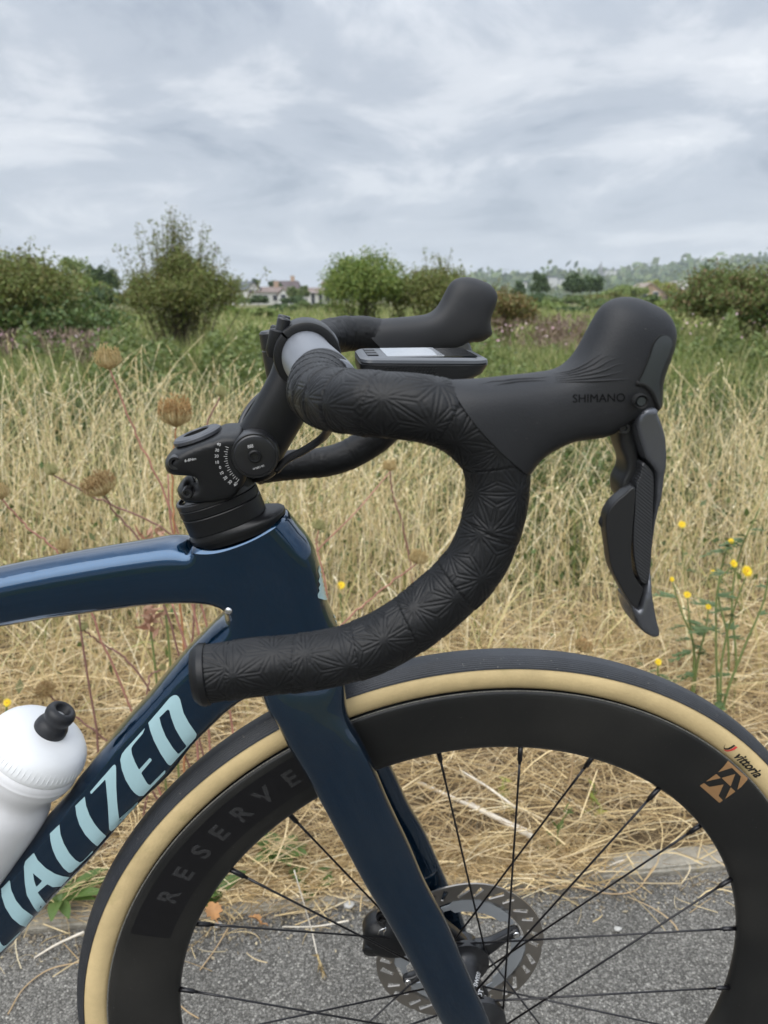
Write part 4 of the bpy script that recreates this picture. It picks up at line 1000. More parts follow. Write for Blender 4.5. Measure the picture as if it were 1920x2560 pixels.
# ground: one sheet out to the horizon, lowered under the path
gx = np.unique(np.r_[np.linspace(-5000, -60, 24), np.linspace(-60, 60, 61), np.linspace(60, 2600, 50), np.linspace(2600, 6000, 12)])
gy = np.unique(np.r_[np.linspace(-3000, -6, 14), np.linspace(-6, .46, 5), .47, np.linspace(.5, 12, 30), np.linspace(12, 200, 30), np.linspace(200, 2600, 60), np.linspace(2600, 7000, 12)])
def gz(x, y):
    lump = .012 * np.sin(x * 7.1 + y * 3) * np.sin(y * 9.3 - x * 2) * np.clip((y - .5) / .2, 0, 1) * np.clip((60 - y) / 30, 0, 1)
    return np.where(y < .465, -.05, -.006 + lump) + terrain_z(x, y)
g = grid('ground', gx, gy, gz, M_FIELD); g['kind'] = 'structure'
pth = mk('path', *box((0, -1.37, -.02), (60, 3.66, .04)), M_TARMAC, sm=False); pth['kind'] = 'structure'
vr = grid('verge', np.linspace(-3, 3, 90), np.linspace(.50, 3.2, 60), lambda x, y: .004 + .014 * np.sin(x * 9 + 1) * np.sin(y * 13) + .05 * np.clip((y - .5) / .6, 0, 1), M_SOIL); vr['kind'] = 'structure'
kerb = empty('kerb'); kerb['kind'] = 'structure'
for i, (x0, x1) in enumerate([(-4.6, -3.7), (-3.695, -2.8), (-2.795, -1.9), (-1.895, -1.0), (-.995, -.42), (-.415, .165), (.17, .93), (.935, 1.83), (1.835, 2.7), (2.705, 3.6), (3.605, 4.5)]):
    yk = .463 + .006 * math.sin(i * 2.3); V, Fc = box(((x0 + x1) / 2, yk + .026, -.058), (x1 - x0, .052, .13 + .005 * math.sin(i * 1.7)))
    bm = bmesh.new(); me = bpy.data.meshes.new('kerbstone'); bm.from_mesh(me)
    vs = [bm.verts.new(v) for v in V]; [bm.faces.new([vs[k] for k in f]) for f in Fc]
    bmesh.ops.recalc_face_normals(bm, faces=bm.faces); bmesh.ops.bevel(bm, geom=list(bm.edges), offset=.005, segments=2, affect='EDGES')
    for v in bm.verts: v.co.z += .0022 * math.sin(v.co.x * 90 + i); v.co.y += .002 * math.sin(v.co.x * 57)
    bm.to_mesh(me); bm.free(); me.materials.append(M_KERB); o = bpy.data.objects.new('kerbstone', me); COL.objects.link(o); o.parent = kerb

# ------------------------------------------------------------------ grasses (nobody could count them)
def strands(P0, P1, P2, w, segs=5, tip=.15, tw=None):
    """curved ribbons along quadratic curves; w = width."""
    n = len(P0); t = np.linspace(0, 1, segs + 1)[None, :, None]
    C = (1 - t) ** 2 * P0[:, None] + 2 * t * (1 - t) * P1[:, None] + t * t * P2[:, None]
    ax = rng.normal(size=(n, 3)); ax[:, 2] *= .3
    D = P2 - P0; D /= np.linalg.norm(D, axis=1)[:, None] + 1e-9
    S = np.cross(D, ax); S /= np.linalg.norm(S, axis=1)[:, None] + 1e-9
    wt = (1 - (1 - tip) * t ** 1.5) * .5 * np.asarray(w).reshape(-1, 1, 1)
    V = np.stack([C - S[:, None] * wt, C + S[:, None] * wt], 2).reshape(-1, 3)
    b = (np.arange(n) * (segs + 1) * 2)[:, None]; k = (np.arange(segs) * 2)[None]
    F = np.stack([b + k, b + k + 1, b + k + 3, b + k + 2], -1).reshape(-1, 4)
    return V, F, C
def upright(x, y, z, h, lean, az, w, segs=5, droop=.0, tip=.2):
    n = len(x); P0 = np.stack([x, y, z], 1); d = np.stack([np.cos(az), np.sin(az), np.zeros(n)], 1)
    P1 = P0 + d * (lean * .18)[:, None] + np.array([0, 0, 1.0]) * (h * .62)[:, None]
    P2 = P0 + d * lean[:, None] + np.array([0, 0, 1.0]) * (h * (1 - droop))[:, None]
    return strands(P0, P1, P2, w, segs, tip)
def quads(Cn, A, Bv):
    """diamond leaves: centre, half length vector, half width vector"""
    V = np.stack([Cn - A, Cn - A * .1 + Bv, Cn + A, Cn - A * .1 - Bv], 1).reshape(-1, 3)
    F = (np.arange(len(Cn)) * 4)[:, None] + np.arange(4)[None]
    return V, F
def rnd_dirs(n, up=0.0):
    d = rng.normal(size=(n, 3)); d[:, 2] += up; return d / np.linalg.norm(d, axis=1)[:, None]
def leaves(Cn, size, up=.3, ratio=.5):
    n = len(Cn); A = rnd_dirs(n, up); Bv = np.cross(A, rnd_dirs(n)); Bv /= np.linalg.norm(Bv, axis=1)[:, None] + 1e-9
    s = np.asarray(size) * rng.uniform(.65, 1.3, n)
    return quads(Cn, A * s[:, None], Bv * (s * ratio)[:, None])
def cat(*vf):
    V = []; F = []; o = 0
    for v, f in vf:
        V.append(v); F.append(f + o); o += len(v)
    return np.vstack(V), np.vstack(F)
def field(n, y0, y1, pw=1.0, spread=.64, x0=None):
    """points over the wedge of verge and field that the camera could see from here or a step aside, thinning with distance"""
    u = rng.random(n) ** pw; y = y0 + (y1 - y0) * u; D = y + .566
    x = -.135 + D * .1125 + (rng.random(n) * 2 - 1) * (D * spread + .5)
    return x, y
STRAW = [(0.731, 0.596, 0.344), (0.585, 0.463, 0.242), (0.804, 0.694, 0.460), (0.463, 0.341, 0.166), (0.633, 0.561, 0.281), (0.853, 0.768, 0.561), (0.414, 0.329, 0.166), (0.511, 0.511, 0.217)]
M_STRAW = leafmat('dry straw', STRAW, .6, .18)
M_STRAWD = leafmat('old matted straw', [(0.557, 0.411, 0.207), (0.795, 0.636, 0.358), (0.398, 0.279, 0.138), (0.689, 0.557, 0.330), (0.318, 0.218, 0.117), (0.860, 0.742, 0.495)], .7, .1)
M_GREENB = leafmat('mixed green and yellow grass', [(.11, .17, .035), (.20, .22, .06), (.40, .36, .15), (.08, .13, .03), (.46, .40, .19), (.15, .20, .05)], .55, .3)
M_FARG = leafmat('field grass', [(0.125, 0.181, 0.044), (0.188, 0.237, 0.062), (0.338, 0.338, 0.138), (0.106, 0.150, 0.037), (0.450, 0.413, 0.213), (0.163, 0.213, 0.056), (0.138, 0.188, 0.050)], .6, .25)
M_WEED = leafmat('green weeds', [(.045, .075, .020), (.075, .115, .030), (.105, .145, .042), (.06, .085, .03), (.13, .14, .055), (.16, .14, .07)], .55, .2, .3)
M_NETTLE = leafmat('bramble leaves', [(0.078, 0.114, 0.031), (0.120, 0.162, 0.043), (0.156, 0.198, 0.054), (0.090, 0.126, 0.043), (0.204, 0.216, 0.072)], .55, .25, .35)

# matted straw along the kerb
n = 11000
x, y = field(n, .49, 1.30, 1.0, .66); ln = rng.uniform(.07, .30, n); a = rng.uniform(0, 2 * math.pi, n) * .75 + rng.choice([0, math.pi], n)
near = np.clip((y - .49) / .35, 0, 1)
z = .012 + rng.random(n) * (.03 + .12 * near)
d = np.stack([np.cos(a), np.sin(a) * .7, rng.normal(0, .25, n)], 1) * ln[:, None]
P0 = np.stack([x, y, z], 1) - d / 2; P2 = P0 + d; P1 = (P0 + P2) / 2 + np.stack([rng.normal(0, .05, n), rng.normal(0, .05, n), rng.uniform(-.01, .07, n)], 1)
for P in (P0, P1, P2):
    P[:, 2] = np.maximum(P[:, 2], .005)
    P[:, 1] = np.where(P[:, 1] < .475, .475 + (.475 - P[:, 1]) * .5, P[:, 1])
V, F, _ = strands(P0, P1, P2, rng.uniform(.0010, .0026, n), 6, .5)
parts_ = [(V, F)]
# curls
n = 2200; x, y = field(n, .50, 1.2, 1.0, .66); P0 = np.stack([x, y, .02 + rng.random(n) * .06 + .05 * np.clip((y - .5) / .4, 0, 1)], 1)
P2 = P0 + rng.normal(0, .03, (n, 3)); P1 = P0 + rng.normal(0, .09, (n, 3)) + [0, 0, .06]
for P in (P0, P1, P2): P[:, 2] = np.maximum(P[:, 2], .006); P[:, 1] = np.maximum(P[:, 1], .485)
V, F, _ = strands(P0, P1, P2, rng.uniform(.0009, .002, n), 8, .5); parts_.append((V, F))
# loose straws lying over the kerb and the edge of the tarmac
n = 3420; x = np.r_[rng.uniform(-1.1, 1.1, 420), rng.uniform(-.46, .36, 3000)]; y = .47 - np.abs(rng.normal(0, .05, n)); a = rng.uniform(0, math.pi, n); ln = rng.uniform(.02, .14, n)
y[420:] = np.clip(rng.normal(.492, .024, 3000), .448, .56)
d = np.stack([np.cos(a), np.sin(a), np.zeros(n)], 1) * ln[:, None]; P0 = np.stack([x, y, np.full(n, .0035) + np.where(y > .455, .010 + rng.random(n) * .012, 0)], 1); P2 = P0 + d; P2[:, 1] = np.minimum(P2[:, 1], .6)
P2[:, 2] = np.where(P2[:, 1] > .455, .016, .004); P1 = (P0 + P2) / 2 + np.stack([rng.normal(0, .02, n), rng.normal(0, .02, n), rng.uniform(0, .018, n)], 1)
V, F, _ = strands(P0, P1, P2, rng.uniform(.0009, .0026, n), 6, .5); parts_.append((V, F))
tag(mk('straw_litter', *cat(*parts_), M_STRAWD), 'matted dry straw and dead stalks lying along the concrete kerb', 'straw litter', kind='stuff')

n = 2600; x = rng.uniform(-1.3, 1.3, n); y = .455 - np.abs(rng.normal(0, .03, n)) ; Cn = np.stack([x, y, np.full(n, .0025)], 1)
A = rnd_dirs(n) * rng.uniform(.0015, .006, (n, 1)); A[:, 2] *= .2; Bv = np.cross(A, [0, 0, 1.0]); Bv = Bv / (np.linalg.norm(Bv, axis=1)[:, None] + 1e-9) * rng.uniform(.0006, .0025, (n, 1)); Bv[:, 2] += rng.uniform(0, .0012, n)
M_GRIT = leafmat('grit and broken straw', [(.10, .08, .055), (.30, .25, .17), (.05, .042, .032), (.45, .38, .25), (.20, .17, .13), (.08, .065, .045)], .9, 0)
tag(mk('grit', *quads(Cn, A, Bv), M_GRIT), 'grit and broken bits of straw gathered in the gutter by the kerb', 'grit', kind='stuff')
# tall dry grass: stems, blades and feathery heads
def tall(n, y0, y1, hmin, hmax, pw, wscale, heads, leanmax):
    x, y = field(n, y0, y1, pw)
    thin = np.ones(n, bool)
    for pc_, pr_ in PATCH: thin &= (np.hypot(x - pc_[0], np.where(y < pc_[1], (y - pc_[1]) * .55, (y - pc_[1]) * .8)) > pr_ * rng.uniform(.55, 1.1, n)) | (rng.random(n) < .22)
    x, y = x[thin], y[thin]; n = len(x)
    patch = .5 + .5 * np.sin(x * 2.3 + 1.1) * np.sin(y * 1.7 + .4)
    h = rng.uniform(hmin, hmax, n) * (.8 + .3 * patch) * np.clip(.42 + (y - .75) * .75, .35, 1) * np.where(x > .25 + (y - 1) * .15, .82, 1.0)
    lean = np.abs(rng.normal(.10, leanmax, n)) * h / .5; az = rng.normal(.2, 1.9, n)
    V, F, C = upright(x, y, np.full(n, .02), h, lean, az, wscale * rng.uniform(.8, 1.4, n), 6, rng.uniform(0, .12, n), .45)
    out = [(V, F)]
    if heads:
        sel = np.nonzero((rng.random(n) < heads) & (h > .30))[0]; m = 12
        T = C[sel, -1]; U = T - C[sel, -2]; U /= np.linalg.norm(U, axis=1)[:, None]
        Lh = rng.uniform(.05, .11, len(sel)); s = np.linspace(-1, .1, m)[None]
        Cn = T[:, None] + U[:, None] * (s * Lh[:, None])[..., None]
        sd = rng.normal(size=(len(sel), m, 3)); A = U[:, None] + sd * .28; A /= np.linalg.norm(A, axis=2)[..., None]
        Bv = np.cross(A, sd); Bv /= np.linalg.norm(Bv, axis=2)[..., None]
        ls = .0075 * rng.uniform(.7, 1.3, (len(sel), m, 1)); Cn = Cn + sd * .0016
        out.append(quads(Cn.reshape(-1, 3), (A * ls).reshape(-1, 3), (Bv * .0017 * (wscale / .0016) ** .5).reshape(-1, 3)))
    return out
PATCH = [(ground_at(1400, 1300), .55), (ground_at(1330, 1430), .30), (ground_at(250, 1120), 1.1), (ground_at(650, 1120), .8), (ground_at(930, 1230), .45), (ground_at(60, 1180), .6), (ground_at(1700, 1130), .9), (ground_at(1150, 1330), .25)]
G1 = tall(2600, .85, 1.7, .34, .60, 1.0, .0018, .45, .17) + tall(3900, 1.4, 3.0, .40, .76, 1.0, .0023, .55, .17) + tall(1300, 2.8, 4.6, .22, .62, .9, .0030, .5, .12)
n = 3800; x, y = field(n, .85, 3.3, 1.2); h = rng.uniform(.10, .34, n); V, F, _ = upright(x, y, np.full(n, .02), h, rng.uniform(.04, .34, n), rng.uniform(0, 6.28, n), rng.uniform(.0022, .0042, n), 5, rng.uniform(0, .5, n), .15); G1.append((V, F))
n = 900; x, y = field(n, .95, 3.2, 1.0); h = rng.uniform(.18, .42, n); V, F, _ = upright(x, y, np.full(n, .02), h, rng.uniform(.08, .34, n), rng.uniform(0, 6.28, n), rng.uniform(.005, .009, n), 6, rng.uniform(.2, .6, n), .1); G1.append((V, F))
tag(mk('dry_grass', *cat(*G1), M_STRAW), 'tall straw coloured dry grass with feathery seed heads filling the verge', 'dry grass', kind='stuff')
n = 3600; x, y = field(n, 1.0, 5.0, .8); h = rng.uniform(.15, .42, n)
V, F, _ = upright(x, y, np.full(n, .02), h, rng.uniform(.03, .2, n), rng.uniform(0, 6.28, n), rng.uniform(.003, .006, n), 5, rng.uniform(0, .3, n), .15)
gl = [(V, F)]
tag(mk('green_grass', *cat(*gl), M_GREENB), 'green grass blades growing up between the dry stems', 'green grass', kind='stuff')
# low green growth between the stems, in patches
cl = []
for _ in range(520):
    u = rng.random(); y = 1.35 + 5.2 * u ** .75; D = y + .566; x = -.135 + D * .1125 + (rng.random() * 2 - 1) * D * .62
    r = rng.uniform(.10, .30); k = int(60 + 260 * r)
    cl.append(np.stack([rng.normal(x, r, k), rng.normal(y, r, k), np.abs(rng.normal(.10, .11, k)) + .03], 1))
for px, py, dz, r, k in ((1330, 1180, .16, .14, 420), (1440, 1230, .16, .12, 300), (330, 1250, .12, .16, 240), (200, 1060, .3, .25, 300), (1250, 1350, .1, .10, 150), (980, 1300, .1, .1, 120), (520, 1010, .25, .2, 320), (640, 1090, .2, .14, 220), (860, 1160, .1, .12, 140)):
    c = ground_at(px, py, dz); cl.append(np.stack([rng.normal(c[0], r, k), rng.normal(c[1], r, k), np.abs(rng.normal(dz, .06, k)) + .02], 1))
for pc_, pr_ in PATCH:
    k = int(7500 * pr_ ** 1.3); ra = pr_ * np.sqrt(rng.random(k)); th_ = rng.uniform(0, 6.283, k); hh = (.16 + .26 * min(pr_, 1)) * (1 - .5 * (ra / pr_) ** 2) * (.6 + .4 * np.sin(th_ * 5 + ra * 9))
    cl.append(np.stack([pc_[0] + ra * np.cos(th_), pc_[1] + ra * np.sin(th_) * 1.2, .02 + hh * rng.random(k) ** .55], 1))
Cn = np.vstack(cl); Cn[:, 1] = np.maximum(Cn[:, 1], .9)
tag(mk('ground_weeds', *leaves(Cn, .014, .5, .5), M_WEED), 'low green weeds growing in patches among the dry grass', 'weeds', kind='stuff')

# mid field: green and yellow tussocks, then rougher growth to the hedges
n = 32000; x, y = field(n, 4.6, 13, .8, .9); pch = np.sin(x * .9 + 2) * np.sin(y * .7) + .6 * np.sin(x * 2.1 + y)
h = np.clip(.30 + .14 * pch + rng.normal(0, .07, n), .08, .70)
V, F, _ = upright(x, y, np.zeros(n), h, rng.uniform(.02, .2, n), rng.uniform(0, 6.28, n), rng.uniform(.006, .012, n), 3, rng.uniform(0, .2, n), .2)
n = 40000; x, y = field(n, 12, 60, .75, 1.05); h = np.clip(.35 + .2 * np.sin(x * .21 + 1) * np.sin(y * .17) + rng.normal(0, .1, n), .1, .9)
V2, F2, _ = upright(x, y, np.zeros(n), h, rng.uniform(.05, .3, n), rng.uniform(0, 6.28, n), rng.uniform(.03, .07, n), 2, rng.uniform(0, .2, n), .3)
tag(mk('field_grass', *cat((V, F), (V2, F2)), M_FARG), 'green and yellow rough grass across the field behind the verge', 'field grass', kind='stuff')
# leafy undergrowth below the bushes
cl = []; sz = []
def patch_leaves(px0, px1, py, dist, hgt, k, s, depth=1.2):
    a = at(px0, py, dist); b = at(px1, py, dist); u = rng.random(k)[:, None]; p = a + (b - a) * u
    f = fwdw(px0, px1); p = p + f * rng.uniform(-depth, depth, (k, 1)); hh = hgt * (.55 + .45 * np.sin(u[:, 0] * 23 + px0) * np.sin(u[:, 0] * 9 + 1))
    p[:, 2] = rng.random(k) ** .6 * hh; cl.append(p); sz.append(np.full(k, s))
def fwdw(a, b):
    d = wray((a + b) / 2, 748); d = np.array([d[0], d[1], 0]); return d / np.linalg.norm(d)
patch_leaves(-150, 760, 950, 7.5, .55, 9000, .028); patch_leaves(250, 800, 900, 9.5, .72, 7000, .032); patch_leaves(560, 760, 950, 6.0, .42, 2600, .026)
patch_leaves(-150, 330, 900, 10.5, .70, 4000, .034); patch_leaves(1150, 2050, 880, 10.5, .52, 6000, .034); patch_leaves(1660, 2050, 880, 11, .8, 4400, .034)
patch_leaves(1230, 1700, 900, 9, .32, 2600, .03); patch_leaves(760, 1300, 960, 8.5, .5, 3800, .03)
V, F = leaves(np.vstack(cl), np.concatenate(sz), .4, .6)
tag(mk('undergrowth', V, F, M_NETTLE), 'green leafy nettles and brambles spreading below the bushes', 'undergrowth', kind='stuff')
# dark seed heads of dead docks and pale pink willowherb in the field
M_DOCK = leafmat('dead brown dock stalks', [(0.136, 0.096, 0.072), (0.192, 0.136, 0.104), (0.256, 0.192, 0.144), (0.112, 0.080, 0.064)], .8, .1)
M_PINK = leafmat('pale pink flowers', [(.55, .32, .38), (.66, .48, .50), (.45, .24, .32), (.68, .58, .55)], .7, .3)
cl = []; cp = []
def band(px0, px1, dist, h0, h1, k, lst, dep=1.0):
    u = rng.random(k)[:, None]; a = at(px0, 800, dist); b = at(px1, 800, dist); p = a + (b - a) * u + fwdw(px0, px1) * rng.uniform(-dep, dep, (k, 1)); p[:, 2] = rng.uniform(h0, h1, k); lst.append(p)
band(-100, 300, 11.2, .0, .58, 1500, cl); band(1340, 1470, 12.5, 0, .68, 900, cl, .6); band(1180, 1400, 13.5, 0, .6, 600, cl)
tag(mk('dead_docks', *cat(quads(np.vstack(cl), rnd_dirs(sum(map(len, cl)), 1.6) * .075, rnd_dirs(sum(map(len, cl))) * .011)), M_DOCK), 'brown dead dock stalks standing in a band below the bushes', 'dead stalks', kind='stuff')
band(80, 250, 10.3, .42, .60, 26, cp, .5); band(1210, 1440, 11, .30, .62, 46, cp, .9); band(1690, 1960, 11.5, .4, .75, 24, cp, .9); band(-60, 60, 10.5, .45, .6, 14, cp)
tag(mk('pink_flowers', *leaves(np.vstack(cp), .022, .3, .8), M_PINK), 'pale pink wildflowers dotted in front of the bushes', 'wildflowers', kind='stuff')

# ------------------------------------------------------------------ bushes and trees
def trunk_mesh(base, top_, r, limbs, seed):
    R = np.random.default_rng(seed); parts = [tube([base, base * .6 + top_ * .4 + R.normal(0, r, 3), base * .25 + top_ * .75], [r, r * .7, r * .35], 7)]
    for k in range(limbs):
        t = R.uniform(.2, .7); p = base * (1 - t) + top_ * t; d = R.normal(size=3); d[2] = abs(d[2]) + .4; d /= np.linalg.norm(d); l = np.linalg.norm(top_ - base) * R.uniform(.3, .55)
        parts.append(tube([p, p + d * l * .5 + R.normal(0, .05 * l, 3), p + d * l], [r * .5, r * .32, r * .12], 5))
    return join(*parts)
M_BARK = mat('grey brown bark', (.085, .068, .05), .85, bump=(12, .5, 5))
LEAF = {
    'olive': leafmat('olive hawthorn leaves', [(0.120, 0.162, 0.041), (0.150, 0.186, 0.050), (0.186, 0.210, 0.060), (0.108, 0.138, 0.038), (0.198, 0.180, 0.060), (0.150, 0.138, 0.050)], .55, .25),
    'green': leafmat('mid green leaves', [(0.082, 0.134, 0.029), (0.134, 0.208, 0.043), (0.208, 0.270, 0.064), (0.108, 0.162, 0.036), (0.270, 0.288, 0.082), (0.162, 0.234, 0.050)], .55, .28),
    'bramble': leafmat('dark bramble leaves', [(0.050, 0.094, 0.025), (0.086, 0.144, 0.036), (0.134, 0.190, 0.050), (0.064, 0.112, 0.032), (0.180, 0.172, 0.058)], .5, .2, .45),
    'rust': leafmat('leaves with rust red berries', [(0.100, 0.134, 0.036), (0.154, 0.154, 0.047), (0.198, 0.108, 0.047), (0.126, 0.154, 0.043), (0.234, 0.134, 0.054), (0.108, 0.126, 0.036)], .55, .22),
    'moss': leafmat('mossy green leaves with rusty tips', [(0.090, 0.132, 0.036), (0.120, 0.168, 0.046), (0.156, 0.186, 0.054), (0.102, 0.144, 0.041), (0.192, 0.120, 0.060), (0.132, 0.144, 0.048)], .55, .22),
    'dark': leafmat('dark green leaves', [(0.036, 0.068, 0.025), (0.061, 0.101, 0.036), (0.090, 0.133, 0.047), (0.050, 0.083, 0.032)], .6, .15),
    'soft': leafmat('pale green leaves', [(0.126, 0.180, 0.054), (0.180, 0.244, 0.072), (0.252, 0.296, 0.100), (0.154, 0.208, 0.065)], .6, .25),
    'yellow': leafmat('yellow green leaves', [(0.198, 0.252, 0.054), (0.288, 0.324, 0.082), (0.360, 0.342, 0.090), (0.234, 0.270, 0.064)], .6, .3),
    'hedge': leafmat('hedge leaves', [(0.064, 0.104, 0.036), (0.100, 0.148, 0.047), (0.144, 0.190, 0.061), (0.180, 0.198, 0.072)], .6, .2),
}
def crown(c, rad, n, size, seed, clumps=28, shell=.55, flat=0.0, up=.25):
    """leaf-sized faces gathered in clumps through an uneven ellipsoid"""
    R = np.random.default_rng(seed); d = R.normal(size=(clumps, 3)); d /= np.linalg.norm(d, axis=1)[:, None]
    if flat: d[:, 2] = np.abs(d[:, 2]) * (1 - flat) + d[:, 2] * flat
    q = R.uniform(shell, 1.0, clumps) ** .5 * R.uniform(.72, 1.05, clumps); cc = d * q[:, None]
    k = R.integers(0, clumps, n); sp = R.uniform(.08, .19, clumps)[k]
    p = cc[k] + R.normal(size=(n, 3)) * sp[:, None]
    p = p * rad + c; p = p[p[:, 2] > .03]
    return leaves(p, size, up, .5)
def shoots(base, n, h0, h1, spread, seed, leaf, per=90, curve=.15):
    """long upward branches with leaves along them"""
    R = np.random.default_rng(seed); L = []; S = []
    for i in range(n):
        az = R.uniform(0, 6.283); o = abs(R.normal(0, spread)); h = R.uniform(h0, h1) * (1 - .42 * min(1, o / (spread * 2.2)))
        b = base + [math.cos(az) * o * .35, math.sin(az) * o * .35, 0]; e = base + [math.cos(az) * o, math.sin(az) * o, h]
        m = (b + e) / 2 + [R.normal(0, curve), R.normal(0, curve), h * .12]
        t = np.linspace(0, 1, 7)[:, None]; pts = (1 - t) ** 2 * b + 2 * t * (1 - t) * m + t * t * e
        S.append(tube(pts, np.linspace(.007, .0025, 7), 4))
        u = R.uniform(.25, 1.0, per)[:, None]; q = (1 - u) ** 2 * b + 2 * u * (1 - u) * m + u * u * e
        L.append(q + R.normal(0, .035, (per, 3)))
    return join(*S), leaves(np.vstack(L), leaf, .5, .45)
def bush(name, label, cat_, px, wpx, ytop, dist, kind, n, leaf, seed, group=None, depth=1.0, clumps=28, base_z=0.0, sh=None, flat=.2, low=.10, up=.25, parts3=None):
    """a plant standing on the ground at pixel column px, wpx wide and reaching the pixel row ytop"""
    p = at(px, 748, dist); top_ = at(px, ytop, dist)[2]; half = wpx / 2 / FPX * dist * 1.0
    bz = base_z; root = tag(empty(name), label, cat_, group); root.location = (p[0], p[1], bz)
    H = top_ - bz; c = np.array([0, 0, H * (.5 + low / 2)]); rad = np.array([half * .86, half * .86 * depth, H * (.5 - low / 2) * .9])
    V, F = crown(c, rad, n, leaf, seed, clumps, flat=flat, up=up)
    if sh:
        sv, lv = shoots(np.array([0, 0, 0.0]), *sh, seed + 1, leaf)
        V, F = cat((V, F), lv)
    mk('crown', V, F, LEAF[kind], root)
    t = trunk_mesh(np.array([0, 0, -.05]), np.array([0, 0, H * .8]), max(.02, H * .022), 7, seed)
    if sh: t = join(t, sv)
    mk('trunk', *t, M_BARK, root)
    return root
BU = [
    ('bramble_bush', 'dark bramble mound with arching shoots at the left edge of the field', 'bush', -20, 430, 606, 13, 'olive', 22100, .032, 11, dict(sh=(22, 1.5, 2.2, .8), low=.03, clumps=96, flat=.1)),
    ('bramble_bush', 'lower green bramble mound sloping down from the tall left mound', 'bush', 120, 350, 735, 12.6, 'bramble', 12750, .032, 31, dict(low=0, clumps=70, flat=.1)),
    ('hawthorn_bush', 'tall brownish hawthorn bush with spiky upright shoots and red berries', 'bush', 448, 300, 622, 13.5, 'olive', 22100, .025, 12, dict(sh=(110, 1.55, 2.5, .74), low=.05, clumps=73)),
    ('hawthorn_bush', 'bright green pointed bush rising above the bike computer', 'bush', 905, 225, 612, 17, 'green', 17850, .032, 13, dict(sh=(40, 1.3, 2.25, .62), low=.05, clumps=70)),
    ('hawthorn_bush', 'thin olive bush with wispy top shoots behind the far hood', 'bush', 1085, 255, 655, 17.5, 'olive', 14450, .032, 14, dict(sh=(44, 1.2, 2.15, .8), low=.05, clumps=70)),
    ('berry_bush', 'low reddish berry bush just beyond the far brake hood', 'bush', 1262, 170, 716, 14.5, 'rust', 8075, .029, 15, dict(sh=(16, .8, 1.25, .5), low=.03, clumps=48)),
    ('bramble_bush', 'rounded rusty green bramble mound at the right edge of the field', 'bush', 1858, 310, 664, 14.5, 'moss', 25500, .032, 16, dict(low=.02, clumps=96, flat=.1, sh=(16, .9, 1.4, .9))),
    ('bramble_bush', 'small dark bramble clump beside the rusty mound', 'bush', 1985, 220, 690, 14, 'bramble', 7650, .032, 17, dict(low=.02, clumps=48)),
    ('sapling', 'yellow green young tree standing behind the rusty bramble mound', 'tree', 1800, 70, 672, 26, 'yellow', 5000, .038, 18, dict(sh=(12, 1.2, 2.0, .35))),
    ('shrub', 'low dark shrub between the left mound and the hawthorn', 'shrub', 330, 210, 850, 11.5, 'bramble', 4675, .029, 19, dict(low=0, clumps=41)),
    ('shrub', 'low green shrub spreading at the foot of the hawthorn', 'shrub', 600, 300, 852, 11, 'green', 6375, .029, 20, dict(low=0, clumps=48)),
    ('shrub', 'dark heathery shrub under the near brake hood in the field', 'shrub', 1410, 150, 812, 16, 'rust', 4250, .029, 21, dict(low=0, clumps=35)),
]
for nm, lb, ct_, px, wp, yt, ds, kd, n_, lf, sd, kw in BU: bush(nm, lb, ct_, px, wp, yt, ds, kd, n_, lf, sd, **kw)
# hedge lines and trees further off: (label, px, width px, top px, distance, kind, leaves, leaf size)
FT = [
    ('tall pale green tree beyond the left mound', 178, 118, 640, 75, 'soft', 1500, .30), ('dark twin crowned tree right of the pale one', 256, 84, 648, 78, 'dark', 1300, .30),
    ('rounded green tree in front of the pale tree', 215, 130, 690, 60, 'green', 1500, .26), ('dark bushy tree below the twin crowned tree', 268, 110, 716, 52, 'dark', 1300, .24),
    ('small grey green tree behind the left mound', 125, 70, 672, 85, 'soft', 700, .32), ('low light green tree at the foot of the left trees', 160, 110, 720, 48, 'hedge', 900, .22),
    ('dark tree showing through the hawthorn bush', 352, 60, 688, 75, 'dark', 700, .30),
    ('round dark tree behind the grey roof', 635, 40, 696, 170, 'dark', 420, .55), ('small pale tree left of the round dark tree', 603, 26, 702, 170, 'soft', 260, .5),
    ('dark tree behind the brown roof', 690, 50, 698, 175, 'dark', 420, .55), ('green tree in front of the white gable', 752, 66, 708, 120, 'hedge', 620, .42),
    ('dark green bush below the white gable', 735, 70, 738, 95, 'dark', 520, .34), ('dark bush under the grey roof', 645, 66, 738, 100, 'dark', 420, .34), ('pale bush at the end of the house row', 590, 60, 735, 90, 'soft', 420, .32),
    ('olive tree at the right end of the terrace', 832, 50, 698, 150, 'hedge', 420, .5), ('dark tree glimpsed between the middle bushes', 1018, 70, 690, 110, 'dark', 520, .42),
    ('dark conical conifer by the far hood', 1348, 56, 682, 110, 'dark', 620, .40), ('large dark round tree left of its twin', 1432, 64, 680, 115, 'dark', 800, .42), ('large dark round tree right of its twin', 1476, 70, 682, 116, 'dark', 800, .42),
    ('slim dark poplar on the slope above the white house', 1757, 24, 658, 230, 'dark', 420, .7), ('yellow green tree beside the brick gable', 1628, 60, 698, 150, 'yellow', 420, .5), ('yellowish tree right of the brick gable', 1668, 40, 702, 150, 'yellow', 320, .5),
    ('dark tree left of the conifer', 1296, 40, 702, 120, 'dark', 360, .42), ('green bush line left of the brick gable', 1555, 120, 712, 100, 'soft', 900, .36),
]
for i, (lb, px, wp, yt, ds, kd, n_, lf) in enumerate(FT):
    bush('conifer' if 'conifer' in lb else ('poplar' if 'poplar' in lb else ('bush' if 'bush' in lb else 'tree')), lb, 'bush' if 'bush' in lb else 'tree', px, wp, yt, ds, kd, n_ * 4, lf * .5, 40 + i, clumps=20, low=.0 if 'bush' in lb else .06, depth=.9, flat=.4)
